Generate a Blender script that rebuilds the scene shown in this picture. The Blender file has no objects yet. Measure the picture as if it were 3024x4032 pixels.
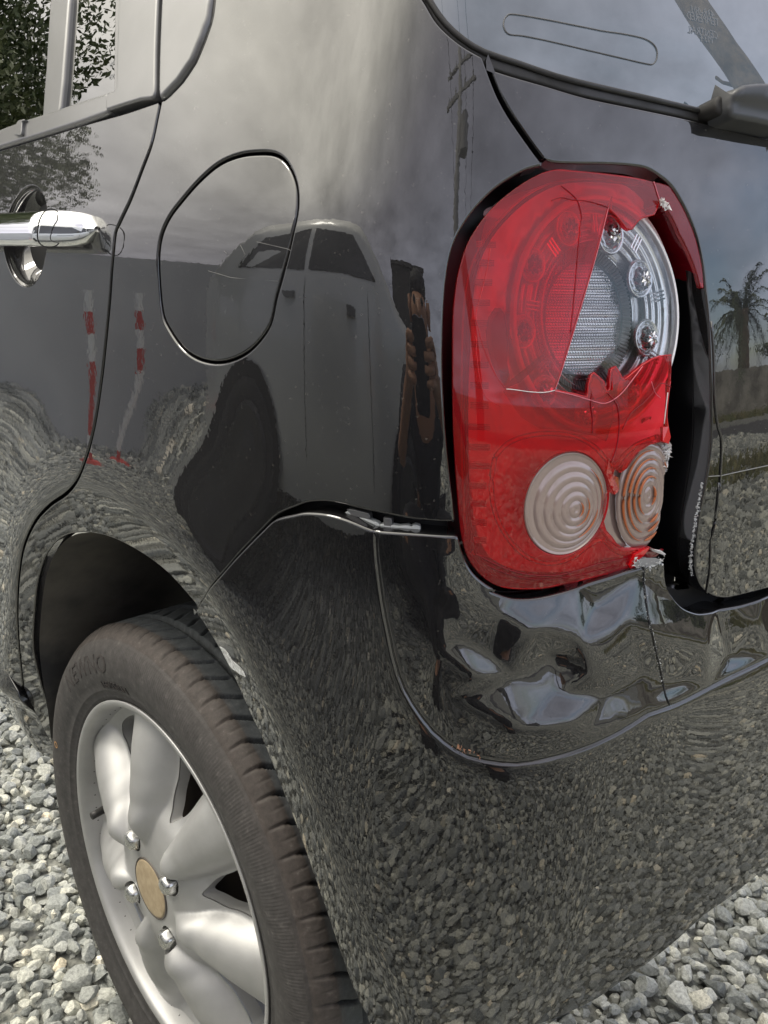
import bpy, math, random
import numpy as np
from mathutils import Vector, Matrix
from mathutils.geometry import delaunay_2d_cdt
from mathutils.bvhtree import BVHTree

random.seed(7); rng = np.random.default_rng(7)
SC = bpy.context.scene
COL = SC.collection
R = math.radians
PI = math.pi

# ------------------------------------------------------------------ camera
CAM = np.array([-.3187, -.648, .8712]); FPX = 3254.7; PW, PH = 3024, 4032
_yaw, _pit, _rol = R(43.33), R(16.554), R(1.668)
CF = np.array([math.sin(_yaw)*math.cos(_pit), math.cos(_yaw)*math.cos(_pit), -math.sin(_pit)])
_r = np.array([math.cos(_yaw), -math.sin(_yaw), 0]); _u = np.cross(_r, CF)
CR = _r*math.cos(_rol)+_u*math.sin(_rol); CU = -_r*math.sin(_rol)+_u*math.cos(_rol)
cd = bpy.data.cameras.new('camera'); co = bpy.data.objects.new('camera', cd); COL.objects.link(co)
co.matrix_world = Matrix(((CR[0], CU[0], -CF[0], CAM[0]), (CR[1], CU[1], -CF[1], CAM[1]), (CR[2], CU[2], -CF[2], CAM[2]), (0, 0, 0, 1)))
cd.sensor_fit = 'HORIZONTAL'; cd.sensor_width = 36; cd.lens = 36*FPX/PW
cd.clip_start = .01; cd.clip_end = 400
SC.camera = co

# ------------------------------------------------------------------ sky, sun, exposure
SUN_EL, SUN_AZ = 60, -45        # degrees; azimuth from +Y towards +X
W = bpy.data.worlds.new('World'); SC.world = W; W.use_nodes = True
nt = W.node_tree; nt.nodes.clear()
def N(t, tree=nt, **kw):
    n = tree.nodes.new(t)
    for k, v in kw.items():
        setattr(n, k, v)
    return n
def L(a, b, tree=nt): tree.links.new(a, b)
out = N('ShaderNodeOutputWorld'); bg = N('ShaderNodeBackground'); bg.inputs['Strength'].default_value = .15
sky = N('ShaderNodeTexSky', sky_type='NISHITA', sun_disc=False, sun_elevation=R(SUN_EL), sun_rotation=R(SUN_AZ), air_density=1.3, dust_density=2.5, ozone_density=1.5)
tc = N('ShaderNodeTexCoord')
sep = N('ShaderNodeSeparateXYZ'); L(tc.outputs['Generated'], sep.inputs[0])
mz = N('ShaderNodeMath', operation='MAXIMUM'); mz.inputs[1].default_value = .0; L(sep.outputs[2], mz.inputs[0])
az = N('ShaderNodeMath', operation='ADD'); az.inputs[1].default_value = .22; L(mz.outputs[0], az.inputs[0])
dx = N('ShaderNodeMath', operation='DIVIDE'); L(sep.outputs[0], dx.inputs[0]); L(az.outputs[0], dx.inputs[1])
dy = N('ShaderNodeMath', operation='DIVIDE'); L(sep.outputs[1], dy.inputs[0]); L(az.outputs[0], dy.inputs[1])
cb = N('ShaderNodeCombineXYZ'); L(dx.outputs[0], cb.inputs[0]); L(dy.outputs[0], cb.inputs[1])
n1 = N('ShaderNodeTexNoise'); n1.inputs['Scale'].default_value = .75; n1.inputs['Detail'].default_value = 7; n1.inputs['Roughness'].default_value = .56; n1.inputs['Distortion'].default_value = .5; L(cb.outputs[0], n1.inputs['Vector'])
n2 = N('ShaderNodeTexNoise'); n2.inputs['Scale'].default_value = 1.9; n2.inputs['Detail'].default_value = 6; n2.inputs['Roughness'].default_value = .6; L(cb.outputs[0], n2.inputs['Vector'])
# cover: thick towards the hidden sun, thinner away from it
dt = N('ShaderNodeVectorMath', operation='DOT_PRODUCT'); L(tc.outputs['Generated'], dt.inputs[0])
dt.inputs[1].default_value = (math.sin(R(SUN_AZ))*math.cos(R(SUN_EL)), math.cos(R(SUN_AZ))*math.cos(R(SUN_EL)), math.sin(R(SUN_EL)))
cov = N('ShaderNodeMapRange'); L(dt.outputs['Value'], cov.inputs[0]); cov.inputs[1].default_value = -.8; cov.inputs[2].default_value = .5; cov.inputs[3].default_value = -.15; cov.inputs[4].default_value = .42
ad = N('ShaderNodeMath', operation='ADD'); L(n1.outputs['Fac'], ad.inputs[0]); L(cov.outputs[0], ad.inputs[1])
cr = N('ShaderNodeValToRGB'); cr.color_ramp.elements[0].position = .40; cr.color_ramp.elements[1].position = .66; L(ad.outputs[0], cr.inputs[0])
cc = N('ShaderNodeMapRange'); L(dt.outputs['Value'], cc.inputs[0]); cc.inputs[1].default_value = -.4; cc.inputs[2].default_value = 1.0
ccr = N('ShaderNodeValToRGB'); L(cc.outputs[0], ccr.inputs[0])
e = ccr.color_ramp.elements; e[0].color = (4.6, 5.0, 6.1, 1); e[1].color = (13, 12.3, 10.8, 1)
for po_, c_ in ((.42, (3.3, 3.35, 3.9, 1)), (.66, (3.3, 3.2, 3.5, 1)), (.80, (5.4, 5.2, 5.0, 1)), (.90, (10.5, 10.0, 8.8, 1))):
    m1 = ccr.color_ramp.elements.new(po_); m1.color = c_
dk = N('ShaderNodeMapRange'); L(n2.outputs['Fac'], dk.inputs[0]); dk.inputs[1].default_value = .3; dk.inputs[2].default_value = .7; dk.inputs[3].default_value = .62; dk.inputs[4].default_value = 1.25
cm = N('ShaderNodeVectorMath', operation='SCALE'); L(ccr.outputs[0], cm.inputs[0]); L(dk.outputs[0], cm.inputs['Scale'])
mx = N('ShaderNodeMixRGB'); L(cr.outputs[0], mx.inputs[0]); L(sky.outputs[0], mx.inputs[1]); L(cm.outputs[0], mx.inputs[2])
L(mx.outputs[0], bg.inputs[0]); L(bg.outputs[0], out.inputs[0])

sd = bpy.data.lights.new('sun', 'SUN'); so = bpy.data.objects.new('sun', sd); COL.objects.link(so)
sd.energy = .9; sd.angle = R(16); sd.color = (1, .94, .84)
so.rotation_euler = (R(90-SUN_EL), 0, R(180-SUN_AZ)); so.location = (0, 0, 6)
SC.view_settings.view_transform = 'Standard'; SC.view_settings.look = 'None'; SC.view_settings.gamma = 1
SC.view_settings.use_curve_mapping = False
SC.view_settings.exposure = 1.1
SC.cycles.max_bounces = 10; SC.cycles.transparent_max_bounces = 24; SC.cycles.glossy_bounces = 5; SC.cycles.diffuse_bounces = 3
SC.cycles.sample_clamp_indirect = 6
try:
    SC.cycles.use_denoising = True; SC.cycles.denoiser = 'OPENIMAGEDENOISE'
except Exception:
    pass

# ------------------------------------------------------------------ materials
def mat(name, base=(.5, .5, .5), rough=.5, metal=0, ior=1.5, coat=0, coat_rough=.03, spec=None, alpha=1):
    m = bpy.data.materials.new(name); m.use_nodes = True
    p = m.node_tree.nodes['Principled BSDF']
    p.inputs['Base Color'].default_value = (*base, 1); p.inputs['Roughness'].default_value = rough
    p.inputs['Metallic'].default_value = metal; p.inputs['IOR'].default_value = ior
    p.inputs['Coat Weight'].default_value = coat; p.inputs['Coat Roughness'].default_value = coat_rough
    if spec is not None: p.inputs['Specular IOR Level'].default_value = spec
    return m
def pb(m): return m.node_tree.nodes['Principled BSDF']
def nn(m, t, **kw): return N(t, m.node_tree, **kw)
def ll(m, a, b): m.node_tree.links.new(a, b)
def noise_rough(m, scale, lo, hi, detail=4):
    t = nn(m, 'ShaderNodeTexCoord'); n = nn(m, 'ShaderNodeTexNoise'); n.inputs['Scale'].default_value = scale; n.inputs['Detail'].default_value = detail
    ll(m, t.outputs['Object'], n.inputs['Vector'])
    r = nn(m, 'ShaderNodeMapRange'); r.inputs[1].default_value = .35; r.inputs[2].default_value = .7; r.inputs[3].default_value = lo; r.inputs[4].default_value = hi
    ll(m, n.outputs['Fac'], r.inputs[0]); ll(m, r.outputs[0], pb(m).inputs['Roughness'])
    return n
def noise_color(m, scale, c0, c1, detail=5, p0=.35, p1=.65, rough=.6):
    t = nn(m, 'ShaderNodeTexCoord'); n = nn(m, 'ShaderNodeTexNoise'); n.inputs['Scale'].default_value = scale; n.inputs['Detail'].default_value = detail; n.inputs['Roughness'].default_value = rough
    ll(m, t.outputs['Object'], n.inputs['Vector'])
    r = nn(m, 'ShaderNodeValToRGB'); r.color_ramp.elements[0].position = p0; r.color_ramp.elements[1].position = p1
    r.color_ramp.elements[0].color = (*c0, 1); r.color_ramp.elements[1].color = (*c1, 1)
    ll(m, n.outputs['Fac'], r.inputs[0]); ll(m, r.outputs[0], pb(m).inputs['Base Color'])
    return n, r, t
def bump(m, src, strength=.3, dist=.002):
    b = nn(m, 'ShaderNodeBump'); b.inputs['Strength'].default_value = strength; b.inputs['Distance'].default_value = dist
    ll(m, src, b.inputs['Height']); ll(m, b.outputs[0], pb(m).inputs['Normal']); return b

# glossy black pearl paint: dark flake base under clear coat, thin road dust and fine scratches
M_paint = mat('black_pearl_paint', (.012, .012, .014), .45, .0, 1.4, 1.0, .012)
def setup_paint(m):
    p = pb(m); p.inputs['Coat IOR'].default_value = 1.9; p.inputs['Specular IOR Level'].default_value = .12
    t = nn(m, 'ShaderNodeTexCoord')
    d = nn(m, 'ShaderNodeTexNoise'); d.inputs['Scale'].default_value = 5.0; d.inputs['Detail'].default_value = 8; d.inputs['Roughness'].default_value = .65
    ll(m, t.outputs['Object'], d.inputs['Vector'])
    fl = nn(m, 'ShaderNodeTexNoise'); fl.inputs['Scale'].default_value = 1400; fl.inputs['Detail'].default_value = 1
    ll(m, t.outputs['Object'], fl.inputs['Vector'])
    r = nn(m, 'ShaderNodeValToRGB'); r.color_ramp.elements[0].position = .35; r.color_ramp.elements[1].position = .75
    r.color_ramp.elements[0].color = (.005, .005, .006, 1); r.color_ramp.elements[1].color = (.012, .0115, .0115, 1)
    ll(m, d.outputs['Fac'], r.inputs[0])
    fr = nn(m, 'ShaderNodeMapRange'); fr.inputs[1].default_value = .3; fr.inputs[2].default_value = .75; fr.inputs[3].default_value = .4; fr.inputs[4].default_value = 2.0
    ll(m, fl.outputs['Fac'], fr.inputs[0])
    sc = nn(m, 'ShaderNodeVectorMath', operation='SCALE'); ll(m, r.outputs[0], sc.inputs[0]); ll(m, fr.outputs[0], sc.inputs['Scale'])
    # fine dust specks sitting on the paint
    v = nn(m, 'ShaderNodeTexNoise'); v.inputs['Scale'].default_value = 420; v.inputs['Detail'].default_value = 2
    ll(m, t.outputs['Object'], v.inputs['Vector'])
    vr = nn(m, 'ShaderNodeMapRange'); vr.inputs[1].default_value = .70; vr.inputs[2].default_value = .76; vr.inputs[3].default_value = 0; vr.inputs[4].default_value = .35
    ll(m, v.outputs['Fac'], vr.inputs[0])
    mx = nn(m, 'ShaderNodeMixRGB'); ll(m, vr.outputs[0], mx.inputs[0]); ll(m, sc.outputs[0], mx.inputs[1]); mx.inputs[2].default_value = (.16, .15, .13, 1)
    ll(m, mx.outputs[0], p.inputs['Base Color'])
    cr_ = nn(m, 'ShaderNodeMapRange'); cr_.inputs[1].default_value = .4; cr_.inputs[2].default_value = .8; cr_.inputs[3].default_value = .002; cr_.inputs[4].default_value = .018
    ll(m, d.outputs['Fac'], cr_.inputs[0]); ll(m, cr_.outputs[0], p.inputs['Coat Roughness'])
    # orange peel of the clear coat
    o = nn(m, 'ShaderNodeTexNoise'); o.inputs['Scale'].default_value = 190; o.inputs['Detail'].default_value = 2; ll(m, t.outputs['Object'], o.inputs['Vector'])
    b = nn(m, 'ShaderNodeBump'); b.inputs['Strength'].default_value = .016; b.inputs['Distance'].default_value = .001
    ll(m, o.outputs['Fac'], b.inputs['Height']); ll(m, b.outputs[0], p.inputs['Coat Normal'])
setup_paint(M_paint)
M_under = mat('black_inner_panel', (.006, .006, .007), .7)
M_gloss_black = mat('wet_black_inner_sheet', (.004, .004, .005), .28, 0, 1.5)
M_rubber = mat('weathered_black_rubber_seal', (.022, .021, .020), .55); noise_rough(M_rubber, 60, .4, .75)
M_trim = mat('satin_dark_grey_trim', (.10, .10, .10), .3, 0, 1.9, .6, .12); noise_rough(M_trim, 25, .34, .46)
M_chrome = mat('chrome', (.86, .87, .88), .04, 1)
M_clip = mat('pale_plastic_clip', (.55, .57, .56), .45)
M_scuff = mat('bare_white_scuff', (.62, .64, .64), .7); noise_color(M_scuff, 300, (.25, .25, .25), (.75, .77, .77))

def tint_mat(name, col, rough=.03, glossw=None, ior=1.5, fres=1.0, body=None, bodyw=0.0):
    """clear coloured plastic: tinted straight-through light under a fresnel gloss"""
    m = bpy.data.materials.new(name); m.use_nodes = True; t = m.node_tree; t.nodes.clear()
    o = N('ShaderNodeOutputMaterial', t); tr = N('ShaderNodeBsdfTransparent', t); tr.inputs[0].default_value = (*col, 1)
    g = N('ShaderNodeBsdfGlossy', t); g.inputs['Roughness'].default_value = rough
    f = N('ShaderNodeFresnel', t); f.inputs[0].default_value = ior
    mu = N('ShaderNodeMath', t, operation='MULTIPLY'); mu.inputs[1].default_value = fres; t.links.new(f.outputs[0], mu.inputs[0])
    mx = N('ShaderNodeMixShader', t); t.links.new(mu.outputs[0], mx.inputs[0]); t.links.new(tr.outputs[0], mx.inputs[1]); t.links.new(g.outputs[0], mx.inputs[2])
    last = mx
    if body is not None:
        d = N('ShaderNodeBsdfPrincipled', t); d.inputs['Base Color'].default_value = (*body, 1); d.inputs['Roughness'].default_value = .25
        m2 = N('ShaderNodeMixShader', t); m2.inputs[0].default_value = bodyw
        t.links.new(mx.outputs[0], m2.inputs[1]); t.links.new(d.outputs[0], m2.inputs[2]); last = m2
    t.links.new(last.outputs[0], o.inputs[0])
    return m
M_red = tint_mat('clear_red_lens', (1.0, .035, .06), .010, ior=1.55, fres=1.1, body=(.95, .006, .014), bodyw=.17)
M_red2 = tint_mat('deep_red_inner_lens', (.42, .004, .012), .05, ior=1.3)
M_pink = tint_mat('clear_pink_lens_rim', (.9, .25, .33), .015, ior=1.6, fres=1.6)
M_darkred = mat('dark_ribbed_red_plastic', (.16, .002, .008), .15, 0, 1.5, .6, .05)
M_clear = tint_mat('clear_lens', (.97, .97, .97), .01, ior=1.55, fres=1.5)
M_smoke = tint_mat('smoked_glass', (.10, .12, .125), .004, ior=2.0, fres=1.6)
M_silver = mat('silvered_lamp_bowl', (.70, .70, .71), .2, .85)
M_bowl = mat('pale_lamp_bowl', (.96, .94, .94), .35, 0); pb(M_bowl).inputs['Coat Weight'].default_value = .3
M_mirror = mat('faceted_mirror_reflector', (.88, .88, .89), .08, 1)

# ------------------------------------------------------------------ object helpers
def link_mesh(name, verts, faces, m=None, parent=None, smooth=True, normals=None, uvs=None):
    me = bpy.data.meshes.new(name)
    verts = np.asarray(verts, dtype=np.float64)
    me.from_pydata(verts.tolist() if len(verts) < 60000 else [tuple(v) for v in verts], [], faces)
    if m is not None: me.materials.append(m)
    me.validate(clean_customdata=False)
    me.polygons.foreach_set('use_smooth', [smooth]*len(me.polygons))
    if normals is not None and len(me.vertices) == len(normals):
        me.normals_split_custom_set_from_vertices([tuple(n) for n in normals])
    o = bpy.data.objects.new(name, me); COL.objects.link(o)
    put(o, parent)
    return o
ROOT_LOC = {}
def put(o, parent):
    if parent is None: return
    o.parent = parent
    if parent.parent is None and parent.type == 'EMPTY':
        o.matrix_parent_inverse = parent.matrix_basis.inverted()
def thing(name, label, cat, loc=(0, 0, 0), group=None):
    o = bpy.data.objects.new(name, None); COL.objects.link(o); o.location = loc; o.empty_display_size = .1
    o['label'] = label; o['category'] = cat
    if group: o['group'] = group
    bpy.context.view_layer.update() if False else None
    o.matrix_basis = Matrix.Translation(loc)
    return o
def tag(o, label=None, cat=None, group=None, kind=None):
    if label: o['label'] = label
    if cat: o['category'] = cat
    if group: o['group'] = group
    if kind: o['kind'] = kind
    return o
def grid_faces(nu, nv, wrap_u=False, wrap_v=False, off=0):
    f = []
    for i in range(nu if wrap_u else nu-1):
        for j in range(nv if wrap_v else nv-1):
            a = i*nv+j; b = ((i+1) % nu)*nv+j; c = ((i+1) % nu)*nv+(j+1) % nv; d = i*nv+(j+1) % nv
            f.append((off+a, off+b, off+c, off+d))
    return f
class MB:
    def __init__(s): s.v = []; s.f = []
    def add(s, v, f):
        o = len(s.v); s.v += [tuple(map(float, p)) for p in v]; s.f += [tuple(o+i for i in q) for q in f]
    def box(s, c, size, rz=0, rx=0):
        m = Matrix.Translation(c) @ Matrix.Rotation(rz, 4, 'Z') @ Matrix.Rotation(rx, 4, 'X')
        x, y, z = [d/2 for d in size]
        v = [m @ Vector(p) for p in ((-x, -y, -z), (x, -y, -z), (x, y, -z), (-x, y, -z), (-x, -y, z), (x, -y, z), (x, y, z), (-x, y, z))]
        s.add(v, [(0, 3, 2, 1), (4, 5, 6, 7), (0, 1, 5, 4), (1, 2, 6, 5), (2, 3, 7, 6), (3, 0, 4, 7)])
    def tube(s, pts, rad, n=8, cap=True):
        pts = [Vector(p) for p in pts]; m = len(pts)
        rr = rad if hasattr(rad, '__len__') else [rad]*m
        up = Vector((0, 0, 1)); V = []
        for i, p in enumerate(pts):
            t = (pts[min(i+1, m-1)]-pts[max(i-1, 0)]).normalized()
            a = t.cross(up)
            if a.length < .05: a = t.cross(Vector((1, 0, 0)))
            a.normalize(); b = t.cross(a)
            for k in range(n):
                th = 2*PI*k/n; V.append(p+(a*math.cos(th)+b*math.sin(th))*rr[i])
        F = [(i*n+k, i*n+(k+1) % n, (i+1)*n+(k+1) % n, (i+1)*n+k) for i in range(m-1) for k in range(n)]
        if cap: F += [tuple(range(n-1, -1, -1)), tuple((m-1)*n+k for k in range(n))]
        s.add(V, F)
    def build(s, name, m, parent=None, smooth=False):
        return link_mesh(name, s.v, s.f, m, parent, smooth)

# ------------------------------------------------------------------ the body surface of the car: S(s, z)
# s runs along the flank (backwards), round the corner and across the tail; z is height.
_kn = [(-2.2, -2), (-.6, -.3), (0, 1.0), (.12, 1.8), (.21, 3.6), (.265, 8.5), (.305, 24), (.345, 45), (.375, 55), (.44, 66), (.52, 75), (.64, 82), (.9, 86.5), (1.15, 90), (1.5, 94), (2.2, 96)]
SS = np.linspace(-2.2, 2.2, 4401)
AL = np.interp(SS, [k[0] for k in _kn], [k[1] for k in _kn])
_g = np.exp(-.5*(np.arange(-90, 91)/16.)**2); _g /= _g.sum()
AL = np.radians(np.convolve(np.pad(AL, 90, 'edge'), _g, 'valid'))
ds = SS[1]-SS[0]
PX = np.cumsum(np.sin(AL))*ds; PY = np.cumsum(-np.cos(AL))*ds
i0 = np.argmin(abs(SS)); PX += -.036-PX[i0]; PY += 0-PY[i0]
ZZ = np.linspace(-.1, 1.6, 1701)
def prof(kn):
    b = np.interp(ZZ, [k[0] for k in kn], [k[1] for k in kn])
    g = np.exp(-.5*(np.arange(-40, 41)/9.)**2); g /= g.sum()
    b = np.convolve(np.pad(b, 40, 'edge'), g, 'valid')
    d = np.cumsum(-np.tan(np.radians(b)))*(ZZ[1]-ZZ[0]); return d-np.interp(.7, ZZ, d)
D_SIDE = prof([(.1, -22), (.26, -20), (.34, -9), (.45, -4), (.6, -2.5), (.7, -1.5), (.80, 0), (.865, 2), (.885, 8), (.91, 14), (1.0, 17), (1.2, 21), (1.45, 40)])
D_REAR = prof([(.1, -40), (.26, -30), (.33, -17), (.42, -9), (.5, -4), (.6, -1), (.7, .5), (.74, 2), (.78, 4.2), (.82, 6.5), (.86, 8.5), (.92, 11), (.97, 14), (1.02, 20), (1.3, 26), (1.5, 50)])
def lerp(a, b, t): return a+(b-a)*t
def sstep(a, b, x):
    t = np.clip((np.asarray(x)-a)/(b-a), 0, 1); return t*t*(3-2*t)
def S(s, z, h=None):
    s = np.asarray(s, float); z = np.asarray(z, float)
    al = np.interp(s, SS, AL); x = np.interp(s, SS, PX); y = np.interp(s, SS, PY)
    w = sstep(R(3), R(78), al)
    d = lerp(np.interp(z, ZZ, D_SIDE), np.interp(z, ZZ, D_REAR), w)
    if h is not None: d = d+(h(s, z) if callable(h) else h)
    return np.stack([x-np.cos(al)*d, y-np.sin(al)*d, z+0*s], -1)
def SN(s, z, h=None, e=.0006):
    a = S(s+e, z, h)-S(s-e, z, h); b = S(s, z+e, h)-S(s, z-e, h)
    n = np.cross(a, b); n /= np.linalg.norm(n, axis=-1, keepdims=True)
    return n, a, b
_t = SN(np.array([0.]), np.array([.6]))[0][0]
NSIGN = 1 if _t[0] < 0 else -1
def normals(s, z, h=None):
    n, a, b = SN(s, z, h); return n*NSIGN, a, b
_gs = np.linspace(-1.4, 1.4, 561); _gz = np.linspace(-.05, 1.5, 311)
_GS, _GZ = np.meshgrid(_gs, _gz, indexing='ij')
_gv = S(_GS.ravel(), _GZ.ravel())
_bvh = BVHTree.FromPolygons([tuple(v) for v in _gv], grid_faces(561, 311))
def ray(x, y):
    d = CF+CR*(x-PW/2)/FPX+CU*(PH/2-y)/FPX; return d/np.linalg.norm(d)
def px(x, y, h=None):
    """photo position -> (s, z) on the body sheet (h = offset of the sheet)"""
    d = ray(x, y)
    hit = _bvh.ray_cast(Vector(CAM), Vector(d))
    k = 0
    while hit[0] is None and k < 30:
        k += 1; y -= 25; d = ray(x, y); hit = _bvh.ray_cast(Vector(CAM), Vector(d))
    i = hit[2]; iu, iv = divmod(i, 310)
    s, z = _gs[iu]+.0025, _gz[iv]+.0025; t = hit[3]
    q = np.array([s, z, t])
    for _ in range(7):
        def f(q): return S(q[0], q[1], h)-(CAM+d*q[2])
        F0 = f(q); J = np.zeros((3, 3))
        for k in range(2):
            dq = q.copy(); dq[k] += 1e-4; J[:, k] = (f(dq)-F0)/1e-4
        J[:, 2] = -d
        try: st = np.linalg.solve(J, -F0)
        except np.linalg.LinAlgError: break
        st[:2] = np.clip(st[:2], -.03, .03); q = q+st
    return float(q[0]), float(q[1])
def crop(x0, y0, k): return lambda x, y: (x0+k*x, y0+k*y)
kD = crop(0, 0, 1.8228); k1 = crop(0, 0, .9114); k2 = crop(1512, 0, .9114); k3 = crop(1700, 600, .7233); k4 = crop(1700, 1500, .7233)
k5 = crop(0, 1700, .8439); k7 = crop(1400, 2100, .9789); k8 = crop(1300, 3000, 1.0392); kb = crop(1100, 1900, .5425); kt = crop(800, 3032, .6028)
ke = crop(2300, 1900, .4364); kq = crop(700, 1100, .6631); kg = crop(2300, 600, .4364); kh = crop(0, 700, .4822); kw = crop(0, 0, .5425)
def cv(k, pts, h=None): return [px(*k(x, y), h) for x, y in pts]
def smooth_line(p, n=6, closed=False):
    """Catmull-Rom through the points"""
    p = [np.array(q, float) for q in p]; m = len(p); out = []
    rngi = range(m if closed else m-1)
    for i in rngi:
        if closed: a, b, c, d = p[i-1], p[i], p[(i+1) % m], p[(i+2) % m]
        else: a, b, c, d = p[max(i-1, 0)], p[i], p[i+1], p[min(i+2, m-1)]
        for k in range(n):
            t = k/n
            out.append(.5*((2*b)+(c-a)*t+(2*a-5*b+4*c-d)*t*t+(3*b-a-3*c+d)*t**3))
    if not closed: out.append(p[-1])
    return out
def resample(p, step, closed=True):
    p = np.array(p); q = np.vstack([p, p[:1]]) if closed else p
    seg = np.hypot(*(q[1:]-q[:-1]).T); out = []
    for i in range(len(seg)):
        n = max(1, int(math.ceil(seg[i]/step)))
        for k in range(n): out.append(q[i]+(q[i+1]-q[i])*k/n)
    if not closed: out.append(q[-1])
    out = np.array(out)
    keep = [0]
    for i in range(1, len(out)):
        if np.hypot(*(out[i]-out[keep[-1]])) > step*.12: keep.append(i)
    if closed and np.hypot(*(out[keep[-1]]-out[0])) < step*.12: keep.pop()
    return out[keep]
def area(p):
    p = np.asarray(p); x, y = p[:, 0], p[:, 1]; return .5*np.sum(x*np.roll(y, -1)-y*np.roll(x, -1))
def ccw(p): p = np.asarray(p); return p if area(p) > 0 else p[::-1].copy()
def vnorm(p):
    """outward unit normals of a ccw loop"""
    t = np.roll(p, -1, 0)-p; t /= np.linalg.norm(t, axis=1, keepdims=True)+1e-12
    n = np.stack([t[:, 1], -t[:, 0]], 1); m = n+np.roll(n, 1, 0)
    l = np.linalg.norm(m, axis=1, keepdims=True); m = m/np.maximum(l, .3)
    return m/np.maximum(np.linalg.norm(m, axis=1, keepdims=True), 1e-9)
def inset(p, g):
    p = ccw(p); return p-vnorm(p)*g
def inside(pts, poly):
    x, y = pts[:, 0], pts[:, 1]; r = np.zeros(len(pts), bool); n = len(poly); j = n-1
    for i in range(n):
        xi, yi = poly[i]; xj, yj = poly[j]
        if yi != yj:
            c = ((yi > y) != (yj > y)) & (x < (xj-xi)*(y-yi)/(yj-yi)+xi); r ^= c
        j = i
    return r
def seg_dist(pts, poly, closed=True):
    """distance to polyline (vectorised)"""
    q = np.asarray(poly); a = q if closed else q[:-1]; b = np.roll(q, -1, 0) if closed else q[1:]
    best = np.full(len(pts), 1e9)
    for i in range(len(a)):
        ab = b[i]-a[i]; L2 = ab@ab+1e-18
        t = np.clip(((pts-a[i])@ab)/L2, 0, 1); d = pts-(a[i]+t[:, None]*ab)
        best = np.minimum(best, (d*d).sum(1))
    return np.sqrt(best)

def panel(name, outer, holes, h, m, parent, sp=.008, edge=.0016, skirt=.012, gap=0., sp_edge=.004, extra=None):
    """a pressed sheet on the body surface: loops in (s, z), rounded and returned edges"""
    outer = resample(inset(outer, gap) if gap else ccw(outer), sp_edge)
    hs = [resample(ccw(hh), sp_edge) for hh in holes]
    if gap: hs = [hh+vnorm(hh)*gap for hh in hs]
    lo = outer.min(0); hi = outer.max(0)
    gx = np.arange(lo[0]+sp*.3, hi[0], sp); gz = np.arange(lo[1]+sp*.3, hi[1], sp)
    G = np.stack(np.meshgrid(gx, gz, indexing='ij'), -1).reshape(-1, 2)
    G[:, 0] += (np.round((G[:, 1]-lo[1])/sp) % 2)*sp*.5
    G = G[inside(G, outer)]
    for hh in hs: G = G[~inside(G, hh)]
    dd = seg_dist(G, outer)
    for hh in hs: dd = np.minimum(dd, seg_dist(G, hh))
    G = G[dd > sp_edge*.6]
    if extra is not None:
        E_ = np.asarray(extra); E_ = E_[inside(E_, outer)]
        for hh in hs: E_ = E_[~inside(E_, hh)]
        dd = seg_dist(E_, outer)
        for hh in hs: dd = np.minimum(dd, seg_dist(E_, hh))
        E_ = E_[dd > sp_edge*.4]
        key = np.round(E_/(sp*.75)).astype(int); near = set()
        for a, b in key:
            for da in (-1, 0, 1):
                for db in (-1, 0, 1): near.add((a+da, b+db))
        kg_ = np.round(G/(sp*.75)).astype(int)
        G = G[[tuple(k) not in near for k in kg_]]
        G = np.vstack([G, E_])
    vs = [tuple(p) for p in outer]; es = [(i, (i+1) % len(outer)) for i in range(len(outer))]
    for hh in hs:
        o = len(vs); vs += [tuple(p) for p in hh]; es += [(o+i, o+(i+1) % len(hh)) for i in range(len(hh))]
    vs += [tuple(p) for p in G]
    res = delaunay_2d_cdt([Vector(v) for v in vs], es, [], 0, 1e-7)
    V = np.array([tuple(v) for v in res[0]]); F = [tuple(f) for f in res[2]]
    C = np.array([V[list(f)].mean(0) for f in F])
    ok = inside(C, outer)
    for hh in hs: ok &= ~inside(C, hh)
    F = [f for f, k in zip(F, ok) if k]
    P = S(V[:, 0], V[:, 1], h); NN, _, _ = normals(V[:, 0], V[:, 1], h)
    VV = [P]; NA = [NN]; nv = len(P)
    for li, lp in enumerate([outer]+hs):
        o2 = vnorm(lp)*(1 if li == 0 else -1)
        n3, a3, b3 = normals(lp[:, 0], lp[:, 1], h)
        p3 = S(lp[:, 0], lp[:, 1], h)
        a3 /= np.linalg.norm(a3, axis=1, keepdims=True); b3 /= np.linalg.norm(b3, axis=1, keepdims=True)
        out3 = a3*o2[:, :1]+b3*o2[:, 1:]; out3 -= n3*(out3*n3).sum(1)[:, None]; out3 /= np.linalg.norm(out3, axis=1, keepdims=True)
        rings = []
        for ph in (0, .25, .5, .75, 1.):
            t = ph*PI/2
            rings.append((p3+out3*edge*math.sin(t)-n3*edge*(1-math.cos(t)), n3*math.cos(t)+out3*math.sin(t)))
        if skirt: rings.append((p3+out3*edge-n3*(edge+skirt), out3))
        k = len(lp)
        base = nv
        for r_, n_ in rings: VV.append(r_); NA.append(n_)
        for q in range(len(rings)-1):
            for i in range(k):
                j = (i+1) % k; a, b, c, d = base+q*k+i, base+q*k+j, base+(q+1)*k+j, base+(q+1)*k+i
                F.append((a, d, c, b) if li == 0 else (a, b, c, d))
        nv += len(rings)*k
    VV = np.vstack(VV); NA = np.vstack(NA)
    # fix winding of strips by normals
    T = np.array([f[:3] for f in F]); Q = np.array([f[-1] for f in F])
    fn = np.cross(VV[T[:, 1]]-VV[T[:, 0]], VV[Q]-VV[T[:, 0]]); dn = (fn*(NA[T[:, 0]]+NA[T[:, 2]]+NA[Q])).sum(1)
    FF = [f[::-1] if d_ < 0 else f for f, d_ in zip(F, dn)]
    return link_mesh(name, VV, FF, m, parent, True, NA)

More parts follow.
